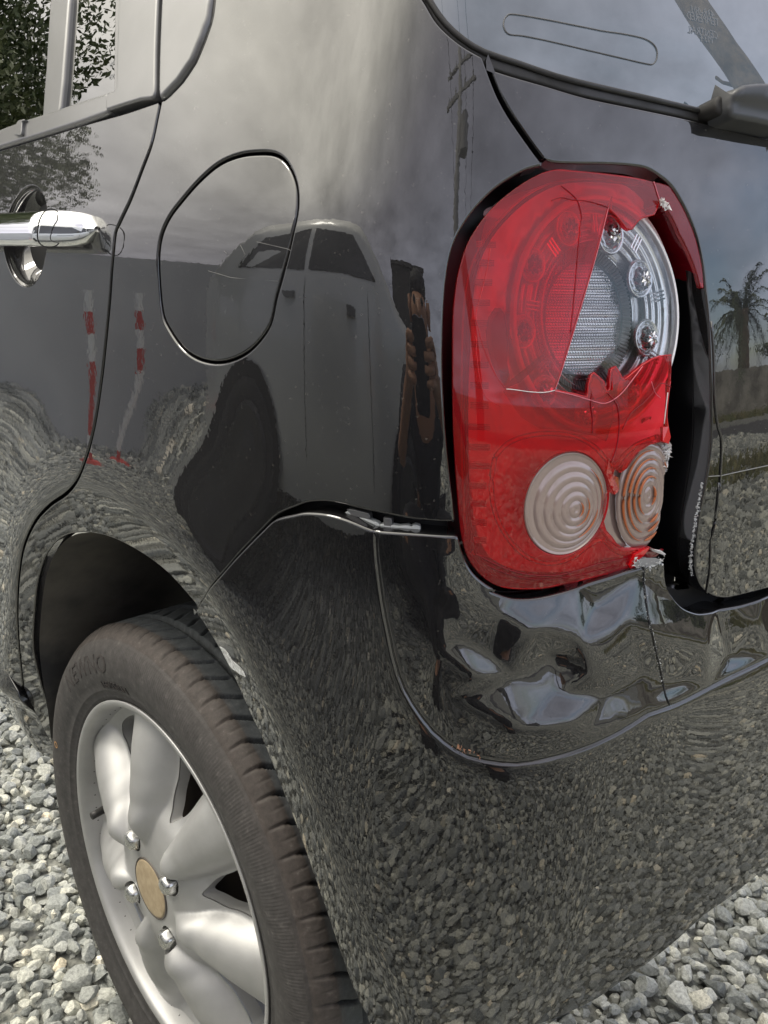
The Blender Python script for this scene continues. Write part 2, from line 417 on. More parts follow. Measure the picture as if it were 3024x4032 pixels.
def track(line, offs, step):
    p = resample([tuple(q) for q in line], step, False); t = np.gradient(p, axis=0); t /= np.linalg.norm(t, axis=1, keepdims=True)
    n = np.stack([-t[:, 1], t[:, 0]], 1); return np.vstack([p+n*o for o in offs])
def decal(name, loop, h, m, parent, lift=.0004, sp=.004, sharp=False):
    return panel(name, loop, [], (lambda s, z: (h(s, z) if callable(h) else (h or 0))+lift), m, parent, sp=sp, edge=.0002, skirt=0, sp_edge=sp*.6)
def ribbon_loop(line, w):
    """closed loop round an open (s,z) polyline"""
    p = np.array(line); t = np.gradient(p, axis=0); t /= np.linalg.norm(t, axis=1, keepdims=True)+1e-12
    n = np.stack([-t[:, 1], t[:, 0]], 1); ww = np.asarray(w).reshape(-1, 1) if hasattr(w, '__len__') else w
    return np.vstack([p+n*ww/2, (p-n*ww/2)[::-1]])
def surf_tube(name, line, rad, h, m, parent, n=8):
    """round bead lying along an open (s,z) line on the surface"""
    p = np.array(line); P = S(p[:, 0], p[:, 1], h)
    b = MB(); b.tube([tuple(q) for q in P], rad, n); return b.build(name, m, parent, True)
# ================================================================== THE BLACK CAR
car = thing('damaged_car', 'black car with a smashed red tail light and dented rear bumper, parked on gravel', 'car', (.7, 1.2, 0))

# ---- feature lines, traced in the photograph and carried to the body surface
archI = smooth_line(cv(k5, [(205, 1440), (190, 1330), (168, 1200), (152, 1090), (146, 1000), (150, 900), (158, 800), (168, 720), (188, 640), (215, 575), (260, 518), (310, 488), (370, 480), (440, 488), (520, 513), (600, 552), (680, 600), (760, 660), (820, 722), (870, 780), (925, 845), (960, 900), (1010, 985), (1060, 1080), (1100, 1160), (1140, 1250), (1180, 1340), (1222, 1420)]) +
    cv(kt, [(520, 130), (570, 250), (630, 400), (700, 580), (760, 750), (820, 920), (880, 1110), (930, 1260), (980, 1400), (1030, 1510), (1075, 1585)]), 4)
archO = smooth_line(cv(k5, [(60, 1190), (75, 900), (100, 620), (150, 440), (230, 330), (310, 262), (380, 235), (440, 237), (500, 258), (600, 310), (700, 380), (790, 450), (870, 530), (940, 610), (1020, 695), (1080, 780), (1150, 900), (1220, 1050), (1290, 1200), (1360, 1340)]) +
    cv(kt, [(735, 20), (830, 240), (900, 480), (960, 640), (1040, 830), (1110, 1020), (1170, 1150), (1240, 1340), (1300, 1500), (1340, 1640)]), 4)
_ac = (0.02, .27)
def _pol(l):
    l = np.array(l); th = np.arctan2(l[:, 1]-_ac[1], l[:, 0]-_ac[0]); r = np.hypot(l[:, 1]-_ac[1], l[:, 0]-_ac[0]); i = np.argsort(th); return th[i], r[i]
_to, _ro = _pol(archO); _ti, _ri = _pol(archI)
_gk = np.exp(-.5*(np.arange(-12, 13)/5.)**2); _gk /= _gk.sum()
_tu = np.linspace(-1.2, 4.2, 500); _rou = np.convolve(np.pad(np.interp(_tu, _to, _ro), 12, 'edge'), _gk, 'valid')
def softplus(x, w): return w*np.logaddexp(0, x/w)
def h_arch(s, z):
    th = np.arctan2(z-_ac[1], s-_ac[0]); th = np.where(th < -1.2, th+2*PI, th); r = np.hypot(z-_ac[1], s-_ac[0])
    ro = np.interp(th, _tu, _rou); d = r-ro
    near = sstep(.75, .5, r)
    return (.007*np.exp(-(np.maximum(d, 0)/.055)**2) - .23*softplus(-d, .0028))*near
HA = h_arch
apB = smooth_line(cv(kb, [(1285, 382), (1302, 450), (1322, 515), (1352, 582), (1402, 655), (1480, 722), (1560, 772)])+cv(k4, [(300, 1128), (380, 1160), (450, 1172), (560, 1165), (700, 1135), (850, 1095), (1000, 1050), (1120, 1010), (1200, 985), (1240, 985)]), 5)
bmL = smooth_line(cv(k5, [(928, 843), (952, 802), (984, 752), (1026, 697), (1066, 652), (1126, 584), (1186, 522), (1246, 462), (1306, 408)], HA)+cv(kb, [(130, 232), (220, 216), (340, 222), (450, 246), (550, 281), (650, 324), (720, 345), (850, 356), (1000, 366), (1150, 376), (1283, 381)], HA), 4)
bmR = smooth_line(cv(k4, [(1245, 990), (1250, 1080), (1275, 1150), (1320, 1210), (1380, 1240), (1440, 1250), (1540, 1240), (1659, 1212)]), 4)   # bumper top edge right of the lamp
_T = np.array([tuple(q) for q in bmL+apB[1:]+bmR]); _T = _T[np.argsort(_T[:, 0])]
_Ts = np.linspace(-.2, 1.5, 400); _gk2 = np.exp(-.5*(np.arange(-15, 16)/5.)**2); _gk2 /= _gk2.sum()
_Tz = np.convolve(np.pad(np.interp(_Ts, _T[:, 0], _T[:, 1]), 15, 'edge'), _gk2, 'valid')
def h_lean(s, z):
    """the bumper stands out below the lamp and the tailgate"""
    t = np.interp(s, _Ts, _Tz)-z; q = np.maximum(t, 0)
    return .025*(1-np.exp(-(q/.062)**1.25))*sstep(.32, .46, s)
# pod line of the bumper
podL = smooth_line(cv(k7, [(90, -20), (90, 60), (103, 180), (120, 300), (140, 400), (165, 520), (200, 620), (250, 705), (310, 785), (380, 845), (450, 885), (550, 908), (640, 915), (720, 903), (800, 885), (900, 855), (1000, 812), (1080, 770), (1160, 718), (1250, 688), (1330, 652), (1400, 615), (1500, 565), (1580, 528), (1659, 487)], h_lean), 3)
podL = podL + [podL[-1]+(podL[-1]-podL[-2])*k for k in (4, 10, 20, 35)]
_podA = np.array(podL)[::2]
def pod_sd(s, z):
    sh = np.shape(s); P = np.stack([np.ravel(s), np.ravel(z)], 1)
    d = seg_dist(P, _podA, False)
    top = np.vstack([_podA, [[_podA[-1][0], 1.2]], [[_podA[0][0], 1.2]]])
    ins = inside(P, top)
    return np.where(ins, d, -d).reshape(sh)
def g2(s, z, c, rs, rz, rot=0):
    a, b = s-c[0], z-c[1]; cr_, sr = math.cos(rot), math.sin(rot)
    u, v = a*cr_+b*sr, -a*sr+b*cr_; return np.exp(-(u/rs)**2-(v/rz)**2)
_D = {k: px(*k7(*v), h_lean) for k, v in dict(a=(800, 540), b=(700, 400), c=(560, 560), d=(640, 760), e=(900, 520), f=(1040, 640), g=(1130, 520), h=(1290, 620), i=(1380, 420), j=(1560, 360), k=(500, 300), l=(900, 300), m=(850, 820), n=(760, 300), o=(330, 420), p=(1300, 330), q=(1500, 520), r=(560, 830), t=(1240, 500)).items()}
def ridge(s, z, p0, p1, amp, wd):
    """a creased fold between two photo points"""
    a_, b_ = np.array(px(*k7(*p0))), np.array(px(*k7(*p1))); return _ridge(s, z, a_, b_, amp, wd)
def _ridge(s, z, a_, b_, amp, wd):
    c = (a_+b_)/2; hl_ = np.linalg.norm(b_-a_)/2; t = (b_-a_)/(2*hl_); u = (s-c[0])*t[0]+(z-c[1])*t[1]; v = -(s-c[0])*t[1]+(z-c[1])*t[0]
    return amp*np.exp(-(u/(hl_*1.15))**4)*(np.exp(-np.sqrt(v*v+(wd*.12)**2)/wd))
_RD = [(np.array(px(*k7(*p0), h_lean)), np.array(px(*k7(*p1), h_lean)), am, wd) for p0, p1, am, wd in (
    ((700, 370), (640, 560), .0042, .016), ((700, 370), (880, 420), .0030, .012), ((880, 420), (1060, 760), .0050, .016),
    ((610, 570), (815, 645), .0035, .014), ((815, 645), (760, 880), -.0035, .014), ((480, 560), (540, 500), .0030, .008), ((480, 560), (520, 820), -.0030, .010),
    ((540, 500), (620, 580), -.0028, .008), ((830, 740), (920, 810), .0018, .007), ((1155, 150), (1250, 680), .0034, .012), ((1230, 250), (1420, 410), .0030, .013), ((1420, 410), (1600, 260), .0032, .013), ((340, 300), (330, 760), .0016, .016))]
# crushed skin: flat facets between pushed-in and pulled-out points (photo position, millimetres)
_CP = [(700, 370, 4.5), (880, 420, 3.5), (1060, 760, 2), (620, 570, -2.5), (815, 645, -4), (760, 880, .5), (480, 560, 3), (540, 500, -3), (520, 850, 0), (640, 760, 3), (800, 490, -5.5), (1160, 560, -4), (960, 300, -2.5), (560, 300, 1), (420, 420, -1),
       (840, 740, 3), (900, 810, .5), (1270, 600, -4), (1380, 430, 4), (1500, 520, -4), (1580, 330, 2.5), (1230, 400, 2.5), (1060, 330, 1.5), (330, 450, 1), (300, 200, 0), (400, 650, .5), (950, 560, 1.5), (1010, 640, -3.5),
       (100, 100, 0), (130, 400, 0), (250, 715, 0), (400, 860, 0), (640, 915, 0), (900, 850, 0), (1160, 715, 0), (1400, 610, 0), (1659, 480, 0), (1800, 300, 0), (1659, 200, 0), (1440, 270, 0), (1260, 220, 0), (1150, 130, 0), (900, 180, 0), (640, 240, 0), (430, 140, 0), (330, 0, 0), (100, -60, 0), (1800, 100, 0), (1280, 100, 0)]
_cs = np.array([px(*k7(a_, b_), h_lean) for a_, b_, c_ in _CP]); _ch = np.array([c_ for _, _, c_ in _CP])*.001
_tr3 = delaunay_2d_cdt([Vector(q) for q in _cs], [], [], 0, 1e-9)
_TV = np.array([tuple(v) for v in _tr3[0]]); _TI = [tuple(f) for f in _tr3[2]]; _TO = _tr3[3]; _TH = np.array([_ch[o[0]] for o in _TO])
def _facet(s, z):
    out_ = np.zeros(np.shape(s))
    for i, j, k in _TI:
        a_, b_, c_ = _TV[i], _TV[j], _TV[k]; d = (b_[1]-c_[1])*(a_[0]-c_[0])+(c_[0]-b_[0])*(a_[1]-c_[1])
        if abs(d) < 1e-12: continue
        u = ((b_[1]-c_[1])*(s-c_[0])+(c_[0]-b_[0])*(z-c_[1]))/d; v = ((c_[1]-a_[1])*(s-c_[0])+(a_[0]-c_[0])*(z-c_[1]))/d; w = 1-u-v
        m_ = (u >= -1e-9) & (v >= -1e-9) & (w >= -1e-9); out_ = np.where(m_, u*_TH[i]+v*_TH[j]+w*_TH[k], out_)
    return out_
# table of the crushed surface, softened by the thickness of the plastic
_fs = np.arange(.28, .98, .0012); _fz = np.arange(.44, .74, .0012); _FS, _FZ = np.meshgrid(_fs, _fz, indexing='ij'); _FT = _facet(_FS, _FZ)
def _blur(a, w, ax):
    g = np.exp(-.5*(np.arange(-3*w, 3*w+1)/w)**2); g /= g.sum(); return np.apply_along_axis(lambda q: np.convolve(np.pad(q, 3*w, 'edge'), g, 'valid'), ax, a)
_FT = .72*_blur(_blur(_FT, 2, 0), 2, 1)+.28*_blur(_blur(_FT, 7, 0), 7, 1)
def h_dents(s, z):
    x = np.clip((s-_fs[0])/.0012, 0, len(_fs)-2.001); y = np.clip((z-_fz[0])/.0012, 0, len(_fz)-2.001); i = x.astype(int); j = y.astype(int); fx = x-i; fy = y-j
    def sm(t): return t
    v = (_FT[i, j]*(1-fx)+_FT[i+1, j]*fx)*(1-fy)+(_FT[i, j+1]*(1-fx)+_FT[i+1, j+1]*fx)*fy
    d = _D
    return v*1.15+.0012*g2(s, z, (d['a'][0]+.004, d['a'][1]+.006), .006, .010)-.0020*g2(s, z, (d['a'][0]+.004, d['a'][1]+.004), .011, .016)+.0012*g2(s, z, d['o'], .012, .05)
def h_bumper(s, z):
    sd = pod_sd(s, z)
    pod = np.exp(-(sd/.0010)**2)*-.0011                       # narrow groove at the crease
    low = .0006*(1-np.exp(-np.maximum(-sd, 0)/.0045))          # lower skin stands proud of the pod
    inn = sstep(0, .012, sd)
    return h_arch(s, z)+.0035+pod+low+h_lean(s, z)+h_dents(s, z)*(inn+.55*np.exp(-np.maximum(-sd, 0)/.035)*(1-inn))

gapA = smooth_line(cv(k1, [(695, 432), (681, 500), (655, 620), (615, 730), (565, 860), (518, 960), (499, 1010), (489, 1100), (475, 1290)], HA)+cv(kD, [(228, 745), (217, 840)], HA)+cv(k5, [(435, 0), (402, 120), (362, 220), (310, 288), (230, 345), (160, 425), (110, 540), (88, 680), (81, 820), (85, 950), (98, 1090), (108, 1190)], HA), 5)
winC = smooth_line(cv(kw, [(1196, 712), (1320, 590), (1422, 440), (1492, 270), (1532, 150), (1553, 0), (1566, -200), (1570, -420)]), 5)
gapE = smooth_line(cv(k2, [(428, 238), (448, 290), (470, 350), (500, 420), (545, 500), (600, 580), (650, 650), (697, 712)]), 5)
rwin = smooth_line(cv(k2, [(20, -330), (100, -120), (175, 0), (235, 95), (330, 180), (428, 238)]), 5)      # body edge left of the rear window
tgtop = smooth_line(cv(k2, [(455, 278), (560, 312), (700, 352), (880, 405), (1100, 452), (1300, 495), (1500, 545), (1659, 585)]), 4)
apL = smooth_line(cv(k2, [(690, 722)])+cv(kD, [(1140, 370), (1108, 386), (1070, 412), (1030, 452), (1000, 495), (980, 540), (968, 600), (962, 680), (960, 780), (963, 870), (968, 950), (975, 1020), (982, 1080), (987, 1128)]), 5)
apT = smooth_line(cv(k3, [(625, 62), (680, 75), (800, 80), (950, 82), (1080, 90), (1170, 105), (1240, 145), (1300, 195), (1350, 270), (1400, 370), (1440, 480), (1470, 620), (1485, 760), (1500, 900), (1508, 1050), (1512, 1200), (1515, 1380)])+
    cv(k4, [(1516, 200), (1512, 330), (1495, 480), (1465, 650), (1440, 800), (1425, 950), (1432, 1060), (1465, 1140), (1530, 1188), (1600, 1200), (1659, 1190)]), 4)
bmU = smooth_line(cv(k5, [(925, 838), (948, 795), (978, 745), (1020, 690), (1060, 645), (1120, 575), (1180, 512), (1240, 450), (1300, 395)], HA)+cv(kb, [(130, 185), (220, 157), (330, 152), (430, 165), (530, 190), (630, 215), (750, 238), (880, 265), (1000, 283), (1150, 297), (1290, 300)], HA), 4)
fuel = smooth_line(cv(k1, [(1100, 663), (1185, 668), (1240, 712), (1276, 800), (1281, 900), (1262, 1000), (1240, 1100), (1214, 1200), (1190, 1285)], HA)+cv(kq, [(545, 262), (470, 375), (375, 452), (250, 492), (130, 475), (35, 415), (-50, 300), (-95, 190)], HA)+cv(k1, [(684, 1180), (684, 1090), (698, 1010), (732, 935), (785, 865), (860, 780), (940, 712), (1020, 676)], HA), 4, True)

A = lambda *ls: np.array([tuple(p) for l in ls for p in l])
# ---- quarter panel
zt = 1.36
archEndL = [px(*kD(127, 1632), HA)]
quarter = A(gapA[::-1][:], winC, [(winC[-1][0]+.01, zt), (rwin[0][0]-.03, zt)], rwin, gapE[1:], apL, bmU[::-1], archI[::-1][40:], [])
_iq = int(np.argmin([np.hypot(p[0]-bmU[0][0], p[1]-bmU[0][1]) for p in archI]))
quarter = A(gapA[::-1], winC, [(winC[-1][0]+.01, zt), (rwin[0][0]-.03, zt)], rwin, gapE[1:], apL, bmU[::-1], archI[:_iq][::-1], archEndL, [px(*kD(62, 1512), HA)])
GP = .0034
panel('quarter_panel', quarter, [fuel], HA, M_paint, car, sp=.0065, gap=GP-.0008, extra=track(archO, (-.006, -.003, -.001, .001, .003, .006), .004))
def h_fuel(s, z): return h_arch(s, z)-.0008
fd = panel('fuel_door', fuel, [], h_fuel, M_paint, car, sp=.006, gap=.0020)
# ---- rear door
doorTop = smooth_line(cv(kw, [(0, 1078), (300, 987), (600, 892), (900, 806), (1100, 738), (1158, 716)], None), 4)
dl = doorTop[0]
dslope = (doorTop[4][1]-doorTop[0][1])/(doorTop[4][0]-doorTop[0][0])
sillU = cv(kD, [(-60, 1362), (0, 1428), (48, 1490)], HA)
cupc = px(*kh(200, 480)); cupr = (abs(px(*kh(375, 480))[0]-px(*kh(30, 480))[0])/2, abs(px(*kh(200, 60))[1]-px(*kh(200, 860))[1])/2)
def h_door(s, z):
    q = np.sqrt(((s-cupc[0])/cupr[0])**2+((z-cupc[1])/cupr[1])**2)
    return h_arch(s, z)-.022*sstep(1.02, .45, q)-.003*sstep(1.03, .98, q)
sl = sillU[0]
door_poly = A([(-1.05, dl[1]+dslope*(-1.05-dl[0])*.6)], doorTop, gapA, [sillU[2], sillU[1], sillU[0]], [(-1.05, sl[1]-.06)])
_q = np.linspace(0, 2*PI, 90)[:-1]
cup_x = np.vstack([np.stack([cupc[0]+cupr[0]*k_*np.cos(_q), cupc[1]+cupr[1]*k_*np.sin(_q)], 1) for k_ in (.35, .45, .55, .65, .75, .83, .9, .95, .98, 1.0, 1.02, 1.05)])
door = panel('rear_door', door_poly, [], h_door, M_paint, car, sp=.0062, gap=GP-.0004, extra=cup_x)
# ---- sill under the door
sill_poly = A([sillU[0], sillU[1], sillU[2]], [px(*kD(66, 1518), HA), px(*kD(124, 1636), HA)], [px(*kD(60, 1592), HA), px(*kD(0, 1522), HA), px(*kD(-60, 1440), HA)], [(-1.05, sl[1]-.15), (-1.05, sl[1]-.065)])
panel('door_sill', sill_poly, [], lambda s, z: h_arch(s, z)-.004+.012*np.exp(-((z-sl[1]+.03)/.02)**2), M_paint, car, sp=.01, gap=.002)
# ---- door window: glass, belt moulding, pillar covers, division bar
glass_poly = A([(-1.05, doorTop[0][1]+.0)], cv(kw, [(0, 1040), (400, 910), (800, 780), (960, 730)]), cv(kw, [(1000, 400), (1010, 0), (1015, -400)]), [(-1.05, 1.30)])
panel('door_glass', glass_poly, [], -.007, M_smoke, door, sp=.03, edge=.0005, skirt=.003)
bm = cv(kw, [(0, 1062), (300, 972), (600, 878), (810, 800), (808, 695), (600, 757), (400, 828), (215, 884), (0, 962)])
belt = A([(-1.05, bm[0][1]+dslope*(-1.05-bm[0][0])*.6)], bm, [(-1.05, bm[-1][1]+dslope*(-1.05-bm[-1][0])*.6)])
def h_belt(s, z): return .004
panel('belt_moulding', belt, [], .0035, M_trim, door, sp=.012, edge=.0035, skirt=.008, gap=.001)
panel('moulding_end_clip', cv(kw, [(158, 985), (205, 985), (212, 885), (235, 875), (185, 880), (165, 912)]), [], .0065, M_trim, door, sp=.01, edge=.001, skirt=.004, gap=.0008)
pilA = A(cv(kw, [(812, 795), (900, 768), (1060, 720), (1150, 705), (1158, 640), (1160, 400), (1175, 0), (1182, -400), (930, -400), (905, 0), (888, 640), (870, 668), (815, 690)]))
panel('pillar_cover', pilA, [], .0045, M_trim, door, sp=.01, edge=.0022, skirt=.008, gap=.0012)
panel('glass_run_strip', cv(kw, [(850, 662), (880, 650), (900, 0), (925, -400), (880, -400), (858, 0)]), [], .002, M_trim, door, sp=.012, edge=.001, skirt=.006, gap=.0004)
pilB = A(cv(kw, [(1196, 690), (1310, 572), (1405, 430), (1472, 270), (1512, 150), (1534, 0), (1548, -400), (1215, -400), (1210, 0), (1194, 400), (1190, 640)]))
panel('corner_pillar_cover', pilB, [], .0035, M_trim, car, sp=.01, edge=.004, skirt=.008, gap=.0012)
# rubber lip round the corner cover
surf_tube('weatherstrip', [winC[i] for i in range(0, len(winC), 2)], .0028, -.003, M_rubber, car)
panel('division_bar', cv(kw, [(292, 862), (408, 812), (432, 600), (455, 300), (478, 0), (500, -400), (370, -400), (350, 0), (318, 500)]), [], -.002, M_trim, door, sp=.012, edge=.003, skirt=.004, gap=.0015)

# ---- tailgate
s1, z1 = tgtop[-1]
tail_poly = A(tgtop, [(1.35, z1+.02)], [(1.35, apT[-1][1]-.02)], apT[::-1], gapE[::-1])
def h_tail(s, z): return -.0004+0*s
tailgate = panel('tailgate', tail_poly, [], h_tail, M_paint, car, sp=.007, gap=GP)
# ---- rear window
rg = smooth_line(cv(k2, [(60, -330), (130, -120), (205, 0), (265, 80), (345, 150), (440, 205), (600, 258), (760, 312), (950, 360), (1200, 418), (1500, 492), (1659, 530)]), 4)
gl = rg[-1]
panel('rear_window', A(rg, [(1.35, gl[1]+.02), (1.35, 1.30), (rg[0][0]-.02, 1.30)]), [], -.006, M_smoke, tailgate, sp=.02, edge=.0006, skirt=.003)
seal = A(rg, [(1.35, gl[1]+.02), (1.35, z1+.022)], tgtop[::-1], rwin[::-1][3:])
panel('window_seal', A(rg, tgtop[::-1], [gapE[2], gapE[0]], rwin[::-1][4:]), [], -.0045, M_rubber, tailgate, sp=.008, edge=.002, skirt=.006, gap=.0012)
# bright wet edge of the seal
surf_tube('seal_bead', [rg[i]+np.array([0, -.0015]) for i in range(0, len(rg), 2)], .0017, -.004, M_rubber, tailgate)
# ---- bumper
_bq = cv(k8, [(900, 930), (1000, 880), (1100, 810), (1200, 740), (1300, 660), (1400, 570), (1500, 500), (1600, 420), (1659, 385)], h_lean)
_ea = archI[-1]
botR = smooth_line([(_ea[0]+.004, _ea[1]-.03), (_ea[0]+.03, _bq[0][1]-.045), (_ea[0]+.09, _bq[0][1]-.03), (_bq[0][0]-.05, _bq[0][1]-.008)]+_bq, 4)
_ie = _iq
s2, z2 = botR[-1]
bump_poly = A(bmL, apB[1:], bmR, [(1.35, bmR[-1][1]+.0), (1.35, z2-.0)], botR[::-1], archI[_ie:][::-1])
bumper = panel('rear_bumper', bump_poly, [], h_bumper, M_paint, car, sp=.0036, gap=.0012, edge=.0018, skirt=.02,
    extra=np.vstack([track(podL, (-.012, -.008, -.0055, -.0035, -.0022, -.0013, -.0006, 0, .0006, .0013, .0022, .0035, .0055, .008), .003), track(archO, (-.006, -.003, -.001, .001, .003, .006), .004)]))
# ---- dark inner body behind every joint
lampHole = A(apL, apB, [apT[-24]], apT[::-1][24:])
_x = np.array(apT)
under_arch = A([(archI[0][0], .05)], archI, [(archI[-1][0]+.0, .05)])
win_hole1 = A(cv(kw, [(0, 1000), (1000, 690), (1010, -300)]), [(-1.0, 1.2)], [(-1.0, 1.02)])
win_hole2 = A([rg[i]+np.array([.004, .004]) for i in range(4, len(rg))], [(1.2, gl[1]+.02), (1.2, 1.25), (rg[4][0]+.02, 1.25)])
big = A([(-1.04, .28)], [(archI[0][0]-.02, .28)], archI, [(archI[-1][0]+.02, .32), (1.3, .34), (1.3, 1.34), (-1.04, 1.34)])
panel('inner_body', big, [ccw(np.array(apL+apB+[np.array(p) for p in bmR[:6]]+[p for p in apT[::-1][10:]]))*1.0, win_hole1, win_hole2], -.0165, M_under, car, sp=.03, edge=.0005, skirt=0, gap=.004, sp_edge=.008)


# ================================================================== WHEEL
HUB = np.array([0, 0, .27])
wheel = bpy.data.objects.new('rear_wheel', None); COL.objects.link(wheel); wheel.empty_display_size = .1
wheel.parent = car; wheel.matrix_parent_inverse = car.matrix_basis.inverted()
def wpt(x, r, a): return np.stack([np.broadcast_to(x, np.shape(a+r)), -(r*np.cos(a)), HUB[2]+r*np.sin(a)], -1)
def wput(o): o.parent = wheel
# ---- tyre
M_tyre = mat('dusty_tyre_rubber', (.03, .03, .03), .8)
def setup_tyre(m):
    p = pb(m); t = nn(m, 'ShaderNodeTexCoord')
    at = nn(m, 'ShaderNodeAttribute', attribute_name='zone')
    n = nn(m, 'ShaderNodeTexNoise'); n.inputs['Scale'].default_value = 26; n.inputs['Detail'].default_value = 8; n.inputs['Roughness'].default_value = .65; ll(m, t.outputs['Object'], n.inputs['Vector'])
    n2_ = nn(m, 'ShaderNodeTexNoise'); n2_.inputs['Scale'].default_value = 130; n2_.inputs['Detail'].default_value = 6; n2_.inputs['Roughness'].default_value = .7; ll(m, t.outputs['Object'], n2_.inputs['Vector'])
    # zone 0 sidewall, .5 scuffed brown shoulder, 1 worn tread
    zc = nn(m, 'ShaderNodeValToRGB'); el = zc.color_ramp.elements
    el[0].position = 0; el[0].color = (.046, .044, .043, 1); el[1].position = 1; el[1].color = (.052, .058, .062, 1)
    for po, c in ((.30, (.052, .047, .044, 1)), (.40, (.055, .046, .041, 1)), (.62, (.054, .046, .041, 1)), (.78, (.056, .061, .065, 1))):
        k = el.new(po); k.color = c
    mul = nn(m, 'ShaderNodeMath', operation='MULTIPLY_ADD'); ll(m, n.outputs['Fac'], mul.inputs[0]); mul.inputs[1].default_value = .22; mul.inputs[2].default_value = -.10
    add = nn(m, 'ShaderNodeMath', operation='ADD'); ll(m, at.outputs['Fac'], add.inputs[0]); ll(m, mul.outputs[0], add.inputs[1]); ll(m, add.outputs[0], zc.inputs[0])
    r = nn(m, 'ShaderNodeMapRange'); r.inputs[1].default_value = .3; r.inputs[2].default_value = .72; r.inputs[3].default_value = .7; r.inputs[4].default_value = 1.5; ll(m, n2_.outputs['Fac'], r.inputs[0])
    sc = nn(m, 'ShaderNodeVectorMath', operation='SCALE'); ll(m, zc.outputs[0], sc.inputs[0]); ll(m, r.outputs[0], sc.inputs['Scale'])
    d = nn(m, 'ShaderNodeMapRange'); d.inputs[1].default_value = .60; d.inputs[2].default_value = .80; d.inputs[3].default_value = 0; d.inputs[4].default_value = .5; ll(m, n2_.outputs['Fac'], d.inputs[0])
    mx = nn(m, 'ShaderNodeMixRGB'); ll(m, d.outputs[0], mx.inputs[0]); ll(m, sc.outputs[0], mx.inputs[1]); mx.inputs[2].default_value = (.20, .19, .17, 1)
    ll(m, mx.outputs[0], p.inputs['Base Color']); bump(m, n2_.outputs['Fac'], .25, .0012)
    p.inputs['Roughness'].default_value = .7; p.inputs['Specular IOR Level'].default_value = .4
setup_tyre(M_tyre)
# profile from rim seat over the outer sidewall, tread and down the inner sidewall: (x, r, zone)
prof_t = [(.012, .181, 0), (.002, .186, 0), (-.0015, .190, 0), (-.004, .194, 0), (-.0046, .1952, 0), (-.0040, .1958, 0), (-.0075, .201, 0), (-.0082, .2022, 0), (-.0078, .2030, 0), (-.0105, .210, 0), (-.0125, .218, .02), (-.0132, .226, .05), (-.0128, .234, .08), (-.0112, .241, .12), (-.0085, .247, .18), (-.0062, .2505, .25), (-.0050, .2520, .28), (-.0036, .2526, .3), (-.0030, .2535, .36)]
prof_t += [(-.0012, .2560, .42), (.0015, .2585, .46), (.005, .2612, .5), (.009, .2634, .54), (.0135, .2650, .6)]
tread_x = list(np.linspace(.0165, .0345, 9))+[.0358, .0372, .0395, .0425, .0440]+list(np.linspace(.047, .070, 8))+[.0715, .073, .080, .0815]+list(np.linspace(.085, .14, 10))
def crown(x): return .2662-.9*(np.abs(x-.075)/1)**2.0*.35-.0006
prof_t += [(x, crown(x), .74 if x < .019 else 1) for x in tread_x]
prof_t += [(.148, .262, .6), (.156, .255, .4), (.162, .24, .1), (.163, .22, 0), (.158, .2, 0), (.15, .185, 0)]
NA_ = 1500
pa = np.array(prof_t); th = np.arange(NA_)/NA_*2*PI
TH, PXX = np.meshgrid(th, pa[:, 0], indexing='ij'); RR = np.broadcast_to(pa[:, 1], TH.shape).copy(); ZN = np.broadcast_to(pa[:, 2], TH.shape)
pitch_n = 68
idx = np.broadcast_to(np.arange(len(pa)), TH.shape)
def groove(ph, w): # ph in cycles
    d = np.abs(((ph+.5) % 1)-.5); return np.exp(-(d/w)**4)
x = PXX
# curved lateral grooves, slanting, from the shoulder to the first rib
curve = .46*sstep(.008, .036, x)*(1)+.22*((x-.02)/.02)**2*0
g_lat = groove(TH*pitch_n/(2*PI)+curve, .065)*sstep(.011, .018, x)*sstep(.0352, .0335, x)
g_fine = groove(TH*pitch_n/(2*PI)+.5+curve*.5, .03)*sstep(.004, .009, x)*sstep(.017, .013, x)
g_sh = groove(TH*pitch_n/(2*PI)+curve, .06)*sstep(-.002, .004, x)*sstep(.018, .012, x)
g_rib = groove(TH*pitch_n/(2*PI)+.7-.5*sstep(.045, .07, x), .06)*sstep(.045, .05, x)*sstep(.066, .060, x)
RR -= .0085*g_lat + .0010*g_fine + .0022*g_sh + .0050*g_rib
RR -= .0068*((x > .0365) & (x < .0435) & (idx < len(pa)-6)) + .006*((x > .0722) & (x < .0808) & (idx < len(pa)-6))
# moulded fine radial serration band on the lower sidewall + mould joints
ser = (idx >= 12) & (idx <= 15)
XX = PXX - np.where(ser, .00022*np.sin(TH*520), 0)
tv = wpt(XX, RR, TH).reshape(-1, 3)
tyre = link_mesh('tyre', tv, grid_faces(NA_, len(pa), wrap_u=True), M_tyre, None, True)
wput(tyre)
at = tyre.data.attributes.new('zone', 'FLOAT', 'POINT'); at.data.foreach_set('value', ZN.ravel().astype(np.float32))
